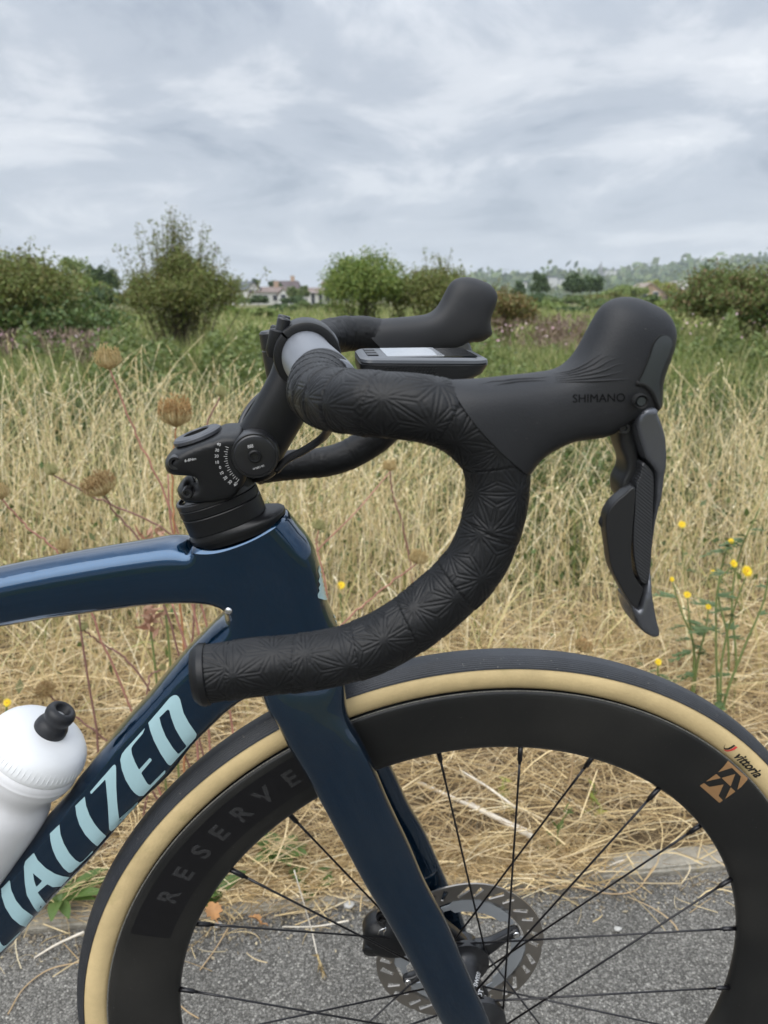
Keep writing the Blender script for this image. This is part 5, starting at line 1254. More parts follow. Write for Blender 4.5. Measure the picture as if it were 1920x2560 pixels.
HEDGE = [(1215, 90, 762, 42), (1290, 100, 770, 40), (1370, 110, 752, 55), (1440, 90, 764, 46), (1500, 120, 748, 58), (1560, 90, 760, 44), (1610, 110, 738, 60), (1690, 110, 742, 55), (1240, 110, 738, 80), (1330, 120, 732, 85), (1415, 110, 738, 82), (1520, 120, 730, 88), (500, 90, 760, 45), (580, 100, 766, 42), (650, 90, 770, 38), (700, 110, 762, 45), (770, 100, 756, 50), (840, 80, 760, 46), (300, 100, 790, 30), (1160, 110, 752, 52), (1100, 90, 742, 70), (1870, 120, 738, 60), (1940, 130, 730, 62)]
HL_ = ['behind the far brake hood', 'right of the far brake hood', 'below the conifer', 'in the gap below the dark round trees', 'in front of the soft bush line', 'left of the near brake hood', 'behind the top of the near hood', 'right of the near hood', 'at the foot of the far slope', 'under the dark conifer', 'under the dark round trees', 'before the brick gable', 'right of the hawthorn', 'below the grey roof', 'in the meadow left of the stem', 'under the white gable', 'left of the bright pointed bush', 'behind the bright pointed bush', 'between the left mound and the hawthorn', 'behind the berry bush', 'between the two middle bushes', 'behind the rusty mound', 'at the far right edge']
HC = dict(hedge='hedge green', green='mid green', soft='pale green', dark='dark green', olive='olive brown')
for i, (px, wp, yt, ds) in enumerate(HEDGE):
    kd = ['hedge', 'green', 'soft', 'dark', 'hedge', 'olive'][i % 6]
    bush('hedge_shrub', HC[kd] + ' shrub in the distant hedge line ' + HL_[i], 'shrub', px, wp, yt, ds, kd, 1800, .0024 * ds + .016, 90 + i, group='hedge shrubs across the field', clumps=14, low=0, flat=.3)

# ------------------------------------------------------------------ houses along the far edge of the field
M_RENDER = mat('white render', (.50, .50, .48), .85); M_BRICK = mat('pale brick', (.36, .26, .19), .85, var=(1.2, .2)); M_TILE = mat('rust clay tiles', (.165, .125, .108), .85, var=(.8, .2)); M_DTILE = mat('dark brown tiles', (.075, .055, .055), .85, var=(.8, .2)); M_SLATE = mat('grey slate', (.085, .095, .11), .7)
M_WIN = mat('dark window glass', (.03, .035, .045), .15, spec=.6)
def house(label, px, dist, wpx, eave_px, ridge_px, wallm, roofm, gable=False, depth=8, yaw=0, nwin=3, storeys=2, name='house'):
    p = at(px, 748, dist); w = wpx / FPX * dist; ez = at(px, eave_px, dist)[2]; rz = at(px, ridge_px, dist)[2]
    root = tag(empty(name), label, 'house'); root.location = (p[0], p[1], 0); root.rotation_euler = (0, 0, yaw - math.atan2(p[0] - CAMW[0], p[1] - CAMW[1]))
    hw = w / 2; hd = depth / 2
    if gable:
        V = [(-hw, -hd, 0), (hw, -hd, 0), (hw, -hd, ez), (0, -hd, rz), (-hw, -hd, ez), (-hw, hd, 0), (hw, hd, 0), (hw, hd, ez), (0, hd, rz), (-hw, hd, ez)]
        mk('wall', V, [(0, 1, 2, 3, 4), (5, 9, 8, 7, 6), (0, 4, 9, 5), (1, 6, 7, 2)], wallm, root, sm=False)
        o = .25; t = .18; V = []; Fc = []
        for s in (-1, 1):
            b = len(V); V += [(s * (hw + o), -hd - o, ez - o * .6), (0, -hd - o, rz + .02), (0, hd + o, rz + .02), (s * (hw + o), hd + o, ez - o * .6)]; V += [(x, y, z + t) for x, y, z in V[b:b + 4]]
            Fc += [(b, b + 1, b + 2, b + 3), (b + 4, b + 7, b + 6, b + 5), (b, b + 4, b + 5, b + 1), (b + 3, b + 2, b + 6, b + 7), (b, b + 3, b + 7, b + 4)]
        fixn(mk('roof', V, Fc, roofm, root, sm=False))
    else:
        mk('wall', *box((0, 0, ez / 2), (w, depth, ez)), wallm, root, sm=False)
        o = .35; i_ = min(hw * .5, 3) * .2
        V = [(-hw - o, -hd - o, ez), (hw + o, -hd - o, ez), (hw + o, hd + o, ez), (-hw - o, hd + o, ez), (-hw + i_, 0, rz), (hw - i_, 0, rz)]
        fixn(mk('roof', V, [(0, 1, 5, 4), (1, 2, 5), (2, 3, 4, 5), (3, 0, 4), (0, 3, 2, 1)], roofm, root, sm=False))
        mk('chimney', *box((hw * .5, 0, rz + .3), (.9, .7, 1.6)), M_BRICK, root, sm=False)
    for s in range(storeys):
        for k in range(nwin):
            x = (k - (nwin - 1) / 2) * w / (nwin + .2); z = ez * (.28 + .5 * s) if storeys > 1 else ez * .55
            f = mk('window', *box((x, -hd - .03, z), (min(1.5, w / nwin * .5), .12, 1.25)), M_RENDER, root, sm=False)
            mk('pane', *box((x, -hd - .08, z), (min(1.25, w / nwin * .42), .06, 1.0)), M_WIN, f, sm=False)
house('white gabled end house under a grey slate roof left of the row', 606, 160, 36, 724, 706, M_RENDER, M_SLATE, True, 9, .5, 2)
house('long low house with a rust tiled roof beside the hawthorn', 668, 160, 92, 731, 717, M_RENDER, M_TILE, False, 8, .15, 4, 1)
house('dark brown roofed house rising behind the rust roof', 716, 185, 66, 722, 702, M_BRICK, M_DTILE, False, 9, -.1, 3)
house('small white gabled house end in front of the brown roof', 722, 155, 26, 738, 722, M_RENDER, M_TILE, True, 8, -.25, 1)
house('terrace with a rust roof and white walls left of the green bush', 796, 158, 56, 733, 719, M_RENDER, M_TILE, False, 8, .1, 3)
house('brick house with a pale gable end facing the field', 1607, 150, 54, 733, 710, M_BRICK, mat('pale tiles', (.26, .21, .175), .85, var=(.8, .15)), True, 11, .2, 2)
house('brown brick house with a steep roof beside the white modern house', 1672, 155, 26, 728, 711, M_BRICK, M_TILE, True, 9, .2, 1)
# modern flat white house
p = at(1706, 748, 160); root = tag(empty('house'), 'white flat roofed modern house with dark windows beyond the near hood', 'house'); root.location = (p[0], p[1], 0); root.rotation_euler = (0, 0, -math.atan2(p[0], p[1]) + .1)
w = 48 / FPX * 160; zt = at(1706, 706, 160)[2]; zm = at(1706, 730, 160)[2]
mk('wall', *box((0, 0, zt / 2), (w, 8, zt)), M_RENDER, root, sm=False); mk('roof', *box((0, 0, zt + .12), (w + .5, 8.5, .24)), M_RENDER, root, sm=False)
for x in (-1.2, .25, 1.45):
    f = mk('window', *box((x, -4.03, zt - 1.25), (1.0, .12, 1.2)), M_RENDER, root, sm=False); mk('pane', *box((x, -4.09, zt - 1.25), (.86, .06, 1.05)), M_WIN, f, sm=False)
mk('balcony', *box((.3, -4.6, zm), (w * .8, 1.1, .9)), M_BRICK, root, sm=False)
# pale buildings and a church spire on the distant slope
for i, (px, py, wp, hp, ds, lb) in enumerate([(1378, 694, 20, 12, 900, 'white block far off on the slope left of the dark trees'), (1402, 698, 14, 10, 920, 'smaller white block beside the far white block'), (1306, 706, 12, 9, 800, 'tiny pale building at the foot of the far hill'), (1522, 676, 30, 8, 1250, 'long pale building on the hill beside the spire')]):
    a = at(px, py + hp, ds); b = at(px, py, ds); w = wp / FPX * ds; r_ = tag(empty('building'), lb, 'building'); r_.location = (a[0], a[1], 0)
    mk('wall', *box((0, 0, b[2] / 2), (w, 12, b[2])), M_RENDER, r_, sm=False); mk('roof', *box((0, 0, b[2] + .6), (w + 1, 13, 1.2)), M_SLATE, r_, sm=False)
a = at(1500, 700, 1240); b = at(1500, 652, 1240); r_ = tag(empty('church_spire'), 'thin grey spire standing on the far hill ridge', 'spire'); r_.location = (a[0], a[1], 0)
M_STONE = mat('grey stone', (.20, .20, .20), .8); zt = at(1500, 674, 1240)[2]
mk('tower', *box((0, 0, zt / 2), (5.0, 5.0, zt)), M_STONE, r_, sm=False); mk('spire', *lathe([(3.2, 0), (.15, b[2] - zt)], np.array([0, 0, zt]), (0, 0, 1), 8), M_STONE, r_, sm=False)
# woods on the distant hills: read as one mass
cl = []; sz = []
R = np.random.default_rng(5)
ridge = [(1130, 690), (1180, 686), (1250, 684), (1330, 680), (1370, 672), (1400, 676), (1440, 674), (1500, 682), (1545, 668), (1580, 664), (1620, 666), (1660, 662), (1690, 652), (1730, 646), (1760, 652), (1800, 648), (1840, 634), (1862, 636), (1900, 640), (1940, 632), (1990, 640), (2060, 644)]
rx = np.array([q[0] for q in ridge]); ry = np.array([q[1] for q in ridge])
for _ in range(900):
    px = R.uniform(1120, 2060); f = R.random() ** .8; yt = np.interp(px, rx, ry); py = yt + f * (738 - yt) + R.normal(0, 1.5)
    ds = 1450 - 650 * f + R.normal(0, 30) if px > 1500 else 1250 - 450 * f + R.normal(0, 30)
    p = at(px, py, ds); r = R.uniform(9, 17) * ds / 1200; k = 44
    cl.append(p - [0, 0, r] + R.normal(0, 1, (k, 3)) * [r * .8, r * .8, r * .55]); sz.append(np.full(k, r * .42))
for _ in range(420):                                                 # low wooded skyline left of the hills
    px = R.uniform(-2200, 1130); ds = R.uniform(700, 900); p = at(px, 738 + R.normal(0, 3), ds); r = R.uniform(3.5, 6); k = 20
    cl.append(p - [0, 0, r * .6] + R.normal(0, 1, (k, 3)) * [r, r, r * .5]); sz.append(np.full(k, r * .42))
Cn = np.vstack(cl); V, F = leaves(Cn, np.concatenate(sz), .2, .7)
tag(mk('hill_woods', V, F, LEAF['hedge']), 'wooded far hillside fading into pale haze on the horizon', 'woods', kind='stuff')
# ------------------------------------------------------------------ wild plants that stand out of the grass
M_STALK = {'pink': mat('reddish pink stalk', (.36, .17, .125), .7, var=(60, .25)), 'rust': mat('orange brown stalk', (.36, .16, .07), .65), 'tan': mat('tan stalk', (.40, .28, .15), .7), 'green': mat('dull green stalk', (.15, .19, .06), .6), 'plum': mat('dull plum stalk', (.20, .10, .08), .65)}
M_SEED = {'brown': leafmat('brown seed clusters', [(.42, .26, .11), (.52, .34, .16), (.33, .20, .085), (.60, .43, .22)], .8, .1), 'tan': leafmat('tan umbel rays', [(.52, .40, .20), (.44, .33, .15), (.60, .48, .27)], .75, .15), 'pale': leafmat('pale green umbel', [(.38, .38, .17), (.46, .43, .22), (.33, .34, .14)], .7, .2), 'dark': leafmat('dark umber seeds', [(.30, .20, .10), (.38, .26, .125), (.46, .33, .17), (.22, .145, .07)], .8, .1)}
def carrot(label, px, py, dist, rpx, kind, stalk, foot, cup=.9, spikes=26, seeds=7, tilt=(0, 0), leafy=False):
    spikes = int(spikes * 2.0)
    """dead wild carrot: a stalk bending up to a cupped umbel of rays with seed clusters"""
    dist = max(dist, 1.22); p = at(px, py, dist); R_ = rpx * .88 / FPX * dist
    f = at(foot[0], foot[1], dist + foot[2]) if len(foot) > 2 else at(foot[0], foot[1], dist)
    k = (p[2]) / max(p[2] - f[2], .05); g_ = p + (f - p) * min(k, 3.0); g_[2] = 0.0
    root = tag(empty('wild_carrot'), label, 'wild carrot', 'dead wild carrot heads above the grass'); root.location = tuple(g_)
    o = p - g_; fo = f - g_
    neck = o - np.array([0, 0, R_ * .95 * cup])
    path = smooth([np.zeros(3), fo * .55 + np.array([.012, 0, 0]), fo, (fo + neck) / 2 + np.array([-.006, .004, 0]), neck], n=8); path[2:-2] += np.random.default_rng(int(px)).normal(0, .0012, (len(path) - 4, 3))
    w = .0020 * (dist / 1.4)
    mk('stalk', *tube(path, np.linspace(w * 1.15, w * .7, len(path)), 7), M_STALK[stalk], root)
    R = np.random.default_rng(int(px * 7 + py)); rays = []; sc = []; sa = []; sb = []
    up = path[-1] - path[-3]; up /= np.linalg.norm(up); up = up * .35 + np.array([tilt[0], tilt[1], .8]); up /= np.linalg.norm(up)
    e1 = np.cross(up, (0, 1, .1)); e1 /= np.linalg.norm(e1); e2 = np.cross(up, e1)
    for i in range(spikes):
        a = i * 2.399963 + R.normal(0, .1); q = ((i + .5) / spikes) ** .5; rr = R_ * q
        d = math.cos(a) * e1 + math.sin(a) * e2
        tip_ = neck + up * (R_ * cup * R.uniform(1.25, 2.0) * (1 - .22 * q * q)) + d * rr * R.uniform(.80, 1.0)
        mid = neck + up * R_ * cup * .62 + d * (rr * .9 + R_ * .12)
        rays.append(tube(smooth([neck, mid, tip_], n=3), .00045 * dist / 1.4 + .00015, 4, caps=False))
        for s in range(seeds):
            v = R.normal(size=3); v /= np.linalg.norm(v); v = v * .8 + up * .7 + d * .3; w_ = R.random() ** 1.6 * (.75 if kind in ('brown', 'dark') else .25)
            c = tip_ * (1 - w_) + mid * w_ + v * R_ * .10; sc.append(c); sa.append(v * R_ * .085); b_ = np.cross(v, R.normal(size=3)); b_ /= np.linalg.norm(b_); sb.append(b_ * R_ * .035)
    mk('umbel', *join(*rays), M_SEED['tan' if kind != 'pale' else 'pale'], root)
    V, F = quads(np.array(sc), np.array(sa), np.array(sb)); V2, F2 = quads(np.array(sc), np.array(sa), np.cross(np.array(sa), np.array(sb)) / (np.linalg.norm(sa, axis=1)[:, None]))
    tag(mk('seed', *cat((V, F), (V2, F2)), M_SEED[kind], root), kind='stuff')
    if leafy:
        lf = []
        for s in leafy:
            c = o * s[0] + fo * 0; d0 = np.array([s[1], .0, s[2]]); 
            for t in np.linspace(.2, 1, 7):
                q = c + d0 * t
                for sg in (-1, 1): lf.append(quads(np.array([q + np.array([0, 0, sg * .006])]), np.array([[d0[0] * .10, sg * .003, sg * .009 + d0[2] * .1]]), np.array([[.003, .003, .001]])))
        mk('leaf', *cat(*lf), leafmat('reddish dry leaf', [(.48, .20, .15), (.55, .27, .20), (.40, .15, .10)], .7, .25), root)
carrot('pale cupped seed head on a long pink stalk above the left grass', 272, 893, 1.25, 34, 'tan', 'pink', (400, 1210), 1.0, 30, 3)
carrot('brown brush shaped seed head just left of the stem cap', 437, 1030, 1.05, 47, 'brown', 'rust', (436, 1330), .95, 46, 9)
carrot('large dark brown ragged seed head above the top tube', 258, 1210, 1.05, 46, 'dark', 'plum', (350, 1350), .75, 40, 10, (-.2, 0))
carrot('small pale green seed head left of the dark ragged one', 132, 1172, 1.45, 17, 'pale', 'plum', (420, 1330), 1.1, 20, 5)
carrot('small pale green seed head behind the stem arm', 549, 978, 1.5, 15, 'pale', 'plum', (500, 1120), 1.2, 20, 5)
carrot('tan seed head below the bar tape beside the brake hose', 975, 1163, 1.9, 22, 'tan', 'plum', (1000, 1290), .8, 24, 5)
carrot('round tan seed head inside the drop of the bar', 1042, 1392, 1.25, 30, 'tan', 'pink', (850, 1570), .75, 34, 5)
carrot('greenish seed head in front of the fork beside the head tube', 796, 1312, 1.35, 19, 'pale', 'pink', (805, 1420), .9, 24, 6)
carrot('brown seed head seen from above by the water bottle', 115, 1722, .98, 30, 'dark', 'plum', (240, 1830), .45, 36, 9, (0, -.6))
carrot('brown seed head cut by the left edge of the grass', 2, 1225, 1.2, 24, 'tan', 'pink', (150, 1390), 1.1, 26, 4)
carrot('tiny greenish seed head in the grass under the top tube', 208, 1565, 1.2, 16, 'pale', 'plum', (320, 1650), .9, 20, 5)
carrot('tiny yellowish seed head beside the down tube', 404, 1666, 1.15, 12, 'pale', 'plum', (370, 1700), .9, 16, 5)
carrot('yellow brown seed head half hidden at the top tube', 158, 1362, 1.15, 20, 'tan', 'plum', (170, 1430), 1.0, 22, 5)
carrot('drooping fluffy tan seed head just above the tyre', 1455, 1612, .95, 28, 'brown', 'tan', (1440, 1700), .7, 40, 5, (.1, -.2))
# long pink stalks crossing the grass
def stalk(label, pts, dist, m, w=.0018):
    P = [at(x, y, dist + d) for x, y, d in pts]; g_ = P[-1].copy(); g_[2] = 0; root = tag(empty('dry_stalk'), label, 'dry stalk'); root.location = tuple(g_)
    P = [p - g_ for p in P] + [np.zeros(3)]; s = smooth(P, n=5); mk('stem', *tube(s, np.linspace(w * .6, w, len(s)), 6), M_STALK[m], root)
stalk('thin pink stalk leaning across the grass between fork and bar drop', [(975, 1180, .1), (880, 1290, 0), (790, 1380, 0), (700, 1500, 0)], 1.3, 'pink', .0016)
stalk('reddish stalk rising past the left end of the stem clamp', [(420, 1185, 0), (426, 1300, 0), (455, 1420, 0), (500, 1600, 0)], 1.15, 'pink', .0020)
stalk('bare pink stalk forking under the top tube', [(430, 1508, 0), (447, 1560, 0), (470, 1640, 0)], 1.05, 'pink', .0022)

# sow thistles with yellow flowers on the right
M_YEL = leafmat('yellow petals', [(.78, .55, .02), (.85, .66, .04), (.70, .46, .015)], .6, .25); M_YCEN = mat('orange yellow centre', (.55, .30, .015), .8)
M_THIS = leafmat('blue green thistle leaves', [(.075, .125, .045), (.11, .165, .065), (.09, .14, .05), (.14, .18, .075)], .5, .25)
def thistle(label, foot_px, dist, stems, flowers, nleaf, seed, ls=1.0):
    f = at(*foot_px, dist); f[2] = 0; root = tag(empty('sow_thistle'), label, 'sow thistle', 'sow thistles in the grass'); root.location = tuple(f); R = np.random.default_rng(seed)
    lf = []
    for s in stems:
        P = [at(x, y, dist + d) - f for x, y, d in s]; P = [np.array([P[0][0] * .6, P[0][1] * .6, 0])] + P; c = smooth(P, n=6)
        mk('stem', *tube(c, np.linspace(.0030, .0012, len(c)), 6), M_STALK['green'], root)
        for i in range(nleaf):
            q = c[int(R.uniform(.12, .92) * (len(c) - 1))]; a = R.uniform(0, 6.283); L = R.uniform(.022, .058) * ls; d = np.array([math.cos(a), math.sin(a), R.uniform(-.3, .7)]); d /= np.linalg.norm(d); sd = np.cross(d, (0, 0, 1)); sd /= np.linalg.norm(sd)
            for t in np.linspace(.3, 1, 4):
                wl = L * (.30 if t < .9 else .2) * R.uniform(.7, 1.1)
                for sg in (-1, 1):
                    cc = q + d * L * t + sd * sg * wl * .5 + np.array([0, 0, -.25 * L * t * t]); lf.append(quads(cc[None], (sd * sg * wl * .6 + d * L * .10)[None], (d * L * .16)[None]))
            lf.append(quads((q + d * L * .5)[None], (d * L * .55)[None], (sd * L * .12)[None]))
    tag(mk('leaf', *cat(*lf), M_THIS, root), kind='stuff')
    for x, y, r in flowers:
        c = at(x, y, dist - .02) - f; rr = r / FPX * dist; n = 34; a = np.linspace(0, 2 * math.pi, n, endpoint=False); ay = np.array([R.normal(0, .25), -.85, .5]); ay /= np.linalg.norm(ay)
        u = np.cross(ay, (1, 0, 0)); u /= np.linalg.norm(u); v = np.cross(ay, u); d = np.outer(np.cos(a), u) + np.outer(np.sin(a), v); tg = -np.outer(np.sin(a), u) + np.outer(np.cos(a), v)
        l = (R.uniform(.8, 1.05, n) * rr)[:, None]; fl = mk('flower', *cat(quads(c + d * l * .55, d * l * .45, tg * rr * .085), quads(c + ay * rr * .12 + d * l * .36, d * l * .28 + ay * rr * .06, tg * rr * .08)), M_YEL, root)
        mk('centre', *lathe([(0, rr * .16), (rr * .16, rr * .13), (rr * .24, .02 * rr)], c, ay, 12), M_YCEN, fl)
        mk('bud_cup', *lathe([(rr * .3, 0), (rr * .26, -rr * .3), (rr * .12, -rr * .5)], c, ay, 10), M_STALK['green'], fl)
thistle('tall sow thistle with a large open yellow flower at the right edge', (1800, 1900), 1.5, [[(1800, 1800, 0), (1805, 1650, .0), (1830, 1540, 0), (1868, 1432, 0)], [(1795, 1780, .02), (1790, 1600, .02), (1800, 1450, .02), (1835, 1412, .02)], [(1810, 1760, 0), (1860, 1620, 0), (1910, 1500, 0), (1925, 1410, 0)]], [(1868, 1428, 17), (1835, 1409, 12)], 7, 3)
thistle('leafy sow thistle reaching up at the right edge behind the tall flower', (1850, 1800), 1.7, [[(1840, 1650, 0), (1830, 1500, 0), (1850, 1380, 0), (1900, 1270, 0)], [(1820, 1600, 0), (1795, 1480, 0), (1815, 1380, 0), (1828, 1352, 0)]], [(1828, 1353, 9)], 5, 4)
thistle('small sow thistle with two yellow flowers right of the shift lever', (1740, 1720), 1.6, [[(1735, 1640, 0), (1725, 1560, 0), (1718, 1488, 0)], [(1745, 1650, 0), (1765, 1570, 0), (1772, 1517, 0)], [(1735, 1620, 0), (1700, 1520, 0), (1680, 1450, 0)]], [(1718, 1487, 11), (1771, 1517, 9), (1680, 1448, 8)], 7, 5)
thistle('spindly sow thistle with small yellow blooms beyond the shift lever', (1720, 1560), 2.2, [[(1712, 1450, 0), (1706, 1380, 0), (1705, 1313, 0)], [(1740, 1480, 0), (1770, 1450, 0), (1781, 1430, 0)]], [(1705, 1311, 11), (1781, 1430, 7)], 6, 6)
thistle('single yellow flower on a short stem above the front tyre', (1650, 1720), 1.5, [[(1648, 1710, 0), (1644, 1680, 0), (1646, 1656, 0)]], [(1646, 1655, 11)], 5, 7, .5)
thistle('single yellow flower between the head tube and bar drop', (858, 1600), 1.6, [[(856, 1540, 0), (851, 1500, 0), (853, 1466, 0)]], [(853, 1463, 13)], 3, 8, .4)
thistle('yellow flower peeping over the water bottle lid', (20, 1860), 1.25, [[(20, 1800, 0), (16, 1775, 0), (18, 1760, 0)]], [(18, 1757, 12)], 2, 9, .3)

# ------------------------------------------------------------------ small things on the kerb and the ground
M_OAK = mat('orange brown fallen leaf', (.36, .18, .065), .7, bump=(200, .2, 3), var=(60, .25))
def fallen_leaf(label, px, py, s, rz, z=.03, flip=0):
    p = ground_at(px, py, z); prof = [(0, -.5), (.10, -.42), (.26, -.46), (.24, -.24), (.46, -.26), (.42, -.02), (.50, .06), (.36, .16), (.40, .34), (.22, .34), (.16, .52), (0, .60)]
    out = prof + [(-x, y) for x, y in prof[-2:0:-1]]; v, f = fill2d(np.array(out) * s, h=s * .14)
    V = np.stack([v[:, 0], v[:, 1], .25 * s * np.sin(v[:, 0] / s * 2.4) ** 2 + .08 * s * np.cos(v[:, 1] / s * 5)], 1); n = len(V); V2 = V - [0, 0, .0006]
    root = tag(empty('fallen_leaf'), label, 'leaf'); root.location = tuple(p); root.rotation_euler = (.5, flip, rz)
    mk('blade', np.vstack([V, V2]), [tuple(t) for t in f] + [tuple(i + n for i in t[::-1]) for t in f], M_OAK, root); mk('leaf_stalk', *tube([(0, -.48 * s, 0), (.03 * s, -.75 * s, .004), (.02 * s, -.95 * s, .002)], .0009, 5), M_OAK, root)
fallen_leaf('orange lobed oak leaf on the straw seen through the wheel', 533, 2278, .027, .4)
fallen_leaf('dark curled brown leaf beside the orange oak leaf', 640, 2300, .022, 1.4, .02, .5)
M_DEAD = mat('bleached dead stalk', (.62, .56, .46), .75, bump=(90, .4, 4), var=(40, .2))
def stick(label, pts, r):
    P = np.array([ground_at(x, y, z) for x, y, z in pts]); c = P.mean(0); root = tag(empty('dead_stalk'), label, 'dead stalk'); root.location = tuple(c)
    s = smooth(P - c, n=4); mk('stem', *tube(s, np.linspace(r * .55, r, len(s)), 8), M_DEAD, root)
stick('thick bleached stalk lying in the straw behind the front wheel', [(1046, 1955, .06), (1110, 1985, .065), (1200, 2025, .07), (1260, 2055, .06), (1330, 2092, .05)], .0052)
stick('thin bleached stalk above the thick one behind the wheel', [(1150, 1925, .10), (1215, 1965, .10), (1290, 2020, .08)], .0026)
stick('short bleached stalk tucked beside the thick bleached one', [(1165, 2000, .06), (1230, 2035, .06), (1330, 2082, .055)], .0028)
stick('pale dead twig lying by the kerb below the down tube', [(85, 2395, .004), (140, 2362, .012), (210, 2330, .02)], .0022)
stick('pale dead twig on the tarmac edge left of the brake caliper', [(706, 2317, .004), (790, 2316, .008), (872, 2302, .012)], .0014)
stick('short pale twig at the kerb right of the hub', [(1480, 2190, .012), (1520, 2165, .014), (1560, 2150, .02)], .0014)
# a long straw with an ear lying across the kerb
def ear_straw(label, pts, ear):
    P = np.array([ground_at(x, y, z) for x, y, z in pts]); c = P[0].copy(); root = tag(empty('grass_straw'), label, 'straw'); root.location = tuple(c)
    s = smooth(P - c, n=5); mk('stem', *tube(s, .0010, 5), M_STALK['tan'] if not ear else M_DEAD, root)
    if ear:
        k = 26; U = s[-1] - s[-int(len(s) * .32)]; u = U / np.linalg.norm(U); b0 = s[-int(len(s) * .32)]; t = np.linspace(0, 1, k)[:, None]; R = np.random.default_rng(2)
        sd = R.normal(size=(k, 3)); A = u + sd * .35; A /= np.linalg.norm(A, axis=1)[:, None]; Bv = np.cross(A, sd); Bv /= np.linalg.norm(Bv, axis=1)[:, None]
        tag(mk('ear', *quads(b0 + U * t + sd * .0016 + [0, 0, .002], A * .0085, Bv * .0016), M_SEED['tan'], root), kind='stuff')
ear_straw('long straw with a feathery ear hanging over the kerb onto the tarmac', [(735, 2175, .10), (760, 2260, .055), (780, 2330, .012), (795, 2395, .004), (812, 2445, .004)], True)
ear_straw('curved straw lying on the tarmac right of the hub', [(1290, 2225, .02), (1420, 2215, .008), (1530, 2235, .005), (1590, 2225, .005), (1635, 2165, .006)], False)
ear_straw('thin bent straw on the tarmac at the left', [(20, 2535, .003), (60, 2470, .003), (120, 2425, .004), (200, 2405, .005)], False)
ear_straw('broken pale straw lying on the tarmac inside the rim', [(452, 2515, .003), (470, 2530, .003), (497, 2546, .003)], False)
ear_straw('thin straw leaning over the kerb inside the wheel', [(500, 2425, .003), (540, 2370, .004), (570, 2320, .01)], False)
M_PEB = mat('pale pebble', (.42, .41, .38), .75, bump=(80, .4, 4), var=(50, .2))
for i, (px, py, r, lb) in enumerate([(1188, 2172, .0075, 'smooth white pebble on the kerb right of the far fork blade'), (872, 2262, .008, 'pale grey pebble in the kerb dust left of the fork'), (545, 2312, .006, 'pale stone chip lying by the orange leaf'), (1545, 2322, .005, 'pale chip of stone on the tarmac right of the rotor')]):
    p = ground_at(px, py, .006); V, Fc = lathe([(0, -.6), (.6, -.5), (1, -.1), (.95, .3), (.5, .62), (0, .7)], np.zeros(3), (0, 0, 1), 14); R = np.random.default_rng(i); V = V * r * [1.25, .9, .75] * (1 + .12 * np.sin(V[:, :1] * 3 + i) + .06 * R.normal(size=(len(V), 1)))
    o = tag(mk('pebble', V, Fc, M_PEB), lb, 'pebble'); o.location = tuple(p)
# green plants at the kerb: docks and plantain with broad leaves
M_BROAD = leafmat('broad green leaves', [(.07, .12, .03), (.10, .16, .04), (.085, .14, .035), (.13, .17, .05)], .5, .25, .4)
def rosette(label, px, py, z, n, L, seed, wd=.3):
    p = ground_at(px, py, z); root = tag(empty('kerb_weed'), label, 'weed', 'small green weeds along the kerb'); root.location = tuple(p); R = np.random.default_rng(seed)
    for i in range(n):
        a = R.uniform(0, 6.283); l = L * R.uniform(.6, 1.1); up = R.uniform(.25, 1.0); d = np.array([math.cos(a), math.sin(a), 0]); sd = np.array([-d[1], d[0], 0]); V = []; 
        for t in np.linspace(0, 1, 6):
            w = wd * l * math.sin(math.pi * min(1, t * .92 + .06)) ** .8 * .5; c = d * l * t + np.array([0, 0, up * l * t * (1 - .55 * t)])
            V += [c - sd * w + [0, 0, w * .35], c, c + sd * w + [0, 0, w * .35]]
        Fc = [(k * 3 + j, k * 3 + j + 1, k * 3 + 4 + j, k * 3 + 3 + j) for k in range(5) for j in range(2)]
        mk('leaf', V, Fc, M_BROAD, root)
rosette('tuft of bright green leaves by the kerb under the down tube', 150, 2255, .02, 16, .085, 1, .26)
rosette('green weed half hidden by straw inside the wheel rim', 555, 2232, .02, 9, .05, 2, .5)
rosette('round leaved green weed in the straw left of the fork', 785, 2215, .01, 7, .05, 3, .75)
rosette('small green weed above the round leaved one', 710, 2150, .03, 7, .05, 4, .6)
rosette('green weed at the far left edge of the kerb', 5, 2270, .02, 8, .06, 5, .35)
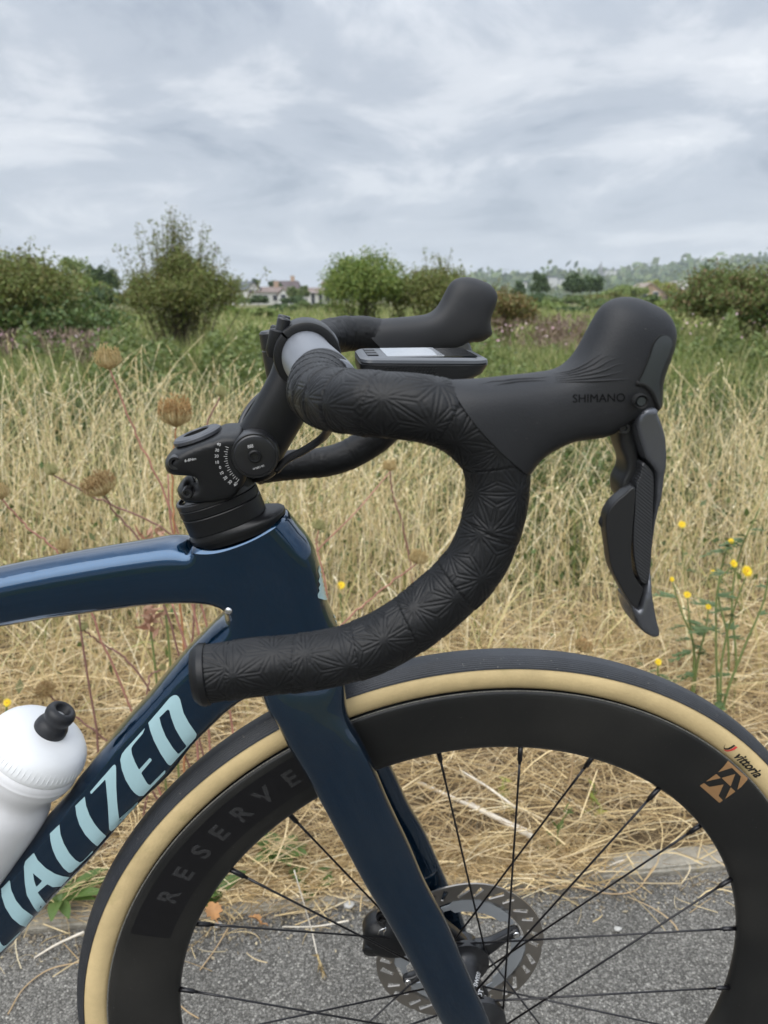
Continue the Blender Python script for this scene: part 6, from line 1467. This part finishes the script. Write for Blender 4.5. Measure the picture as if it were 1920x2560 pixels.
def sprig(label, pts, dist, seed, nl, cols):
    P = [at(x, y, dist) for x, y in pts]; g_ = P[0].copy(); g_[2] = 0; root = tag(empty('weed_sprig'), label, 'weed'); root.location = tuple(g_); c = smooth([np.zeros(3)] + [p - g_ for p in P], n=6); mk('stem', *tube(c, np.linspace(.0022, .0009, len(c)), 6), M_STALK['green'], root)
    R = np.random.default_rng(seed); q = c[(R.uniform(.45, 1, nl) * (len(c) - 1)).astype(int)]; mk('leaf', *leaves(q + R.normal(0, .008, (nl, 3)), .014, .6, .3), cols, root)
sprig('green sprig growing from the kerb right of the rotor', [(1385, 2190), (1392, 2110), (1400, 2060), (1430, 2020)], 1.16, 1, 10, M_BROAD)
sprig('sprig with yellowing leaves seen through the upper spokes', [(1270, 2030), (1268, 1985), (1262, 1940)], 1.25, 2, 16, LEAF['yellow'])
sprig('sprig with orange and green leaves right of the yellowing sprig', [(1480, 2040), (1482, 2000), (1486, 1960)], 1.25, 3, 14, LEAF['yellow'])

M_REDLEAF = leafmat('reddish dry leaves', [(.40, .22, .15), (.46, .29, .20), (.34, .17, .11)], .7, .25)
sprig('sprig of feathery reddish leaves beside the stalk under the stem clamp', [(400, 1420), (385, 1375), (350, 1352), (400, 1328)], 1.25, 4, 34, M_REDLEAF)
sprig('sprig of feathery reddish leaves in the grass under the top tube', [(380, 1600), (372, 1560), (366, 1530), (410, 1528)], 1.25, 5, 34, M_REDLEAF)
# ------------------------------------------------------------------ air
V, Fc = box((300, 900, 59), (6000, 5400, 122))
haze = mk('haze', V, Fc, None, sm=False); haze['kind'] = 'stuff'
hm = bpy.data.materials.new('pale haze'); hm.use_nodes = True; nt = hm.node_tree; nt.nodes.remove(nt.nodes['Principled BSDF'])
pvn = nt.nodes.new('ShaderNodeVolumePrincipled'); pvn.inputs['Density'].default_value = .00026; pvn.inputs['Color'].default_value = (.86, .93, 1, 1); pvn.inputs['Anisotropy'].default_value = .2
nt.links.new(pvn.outputs[0], nt.nodes['Material Output'].inputs['Volume']); haze.data.materials.append(hm)
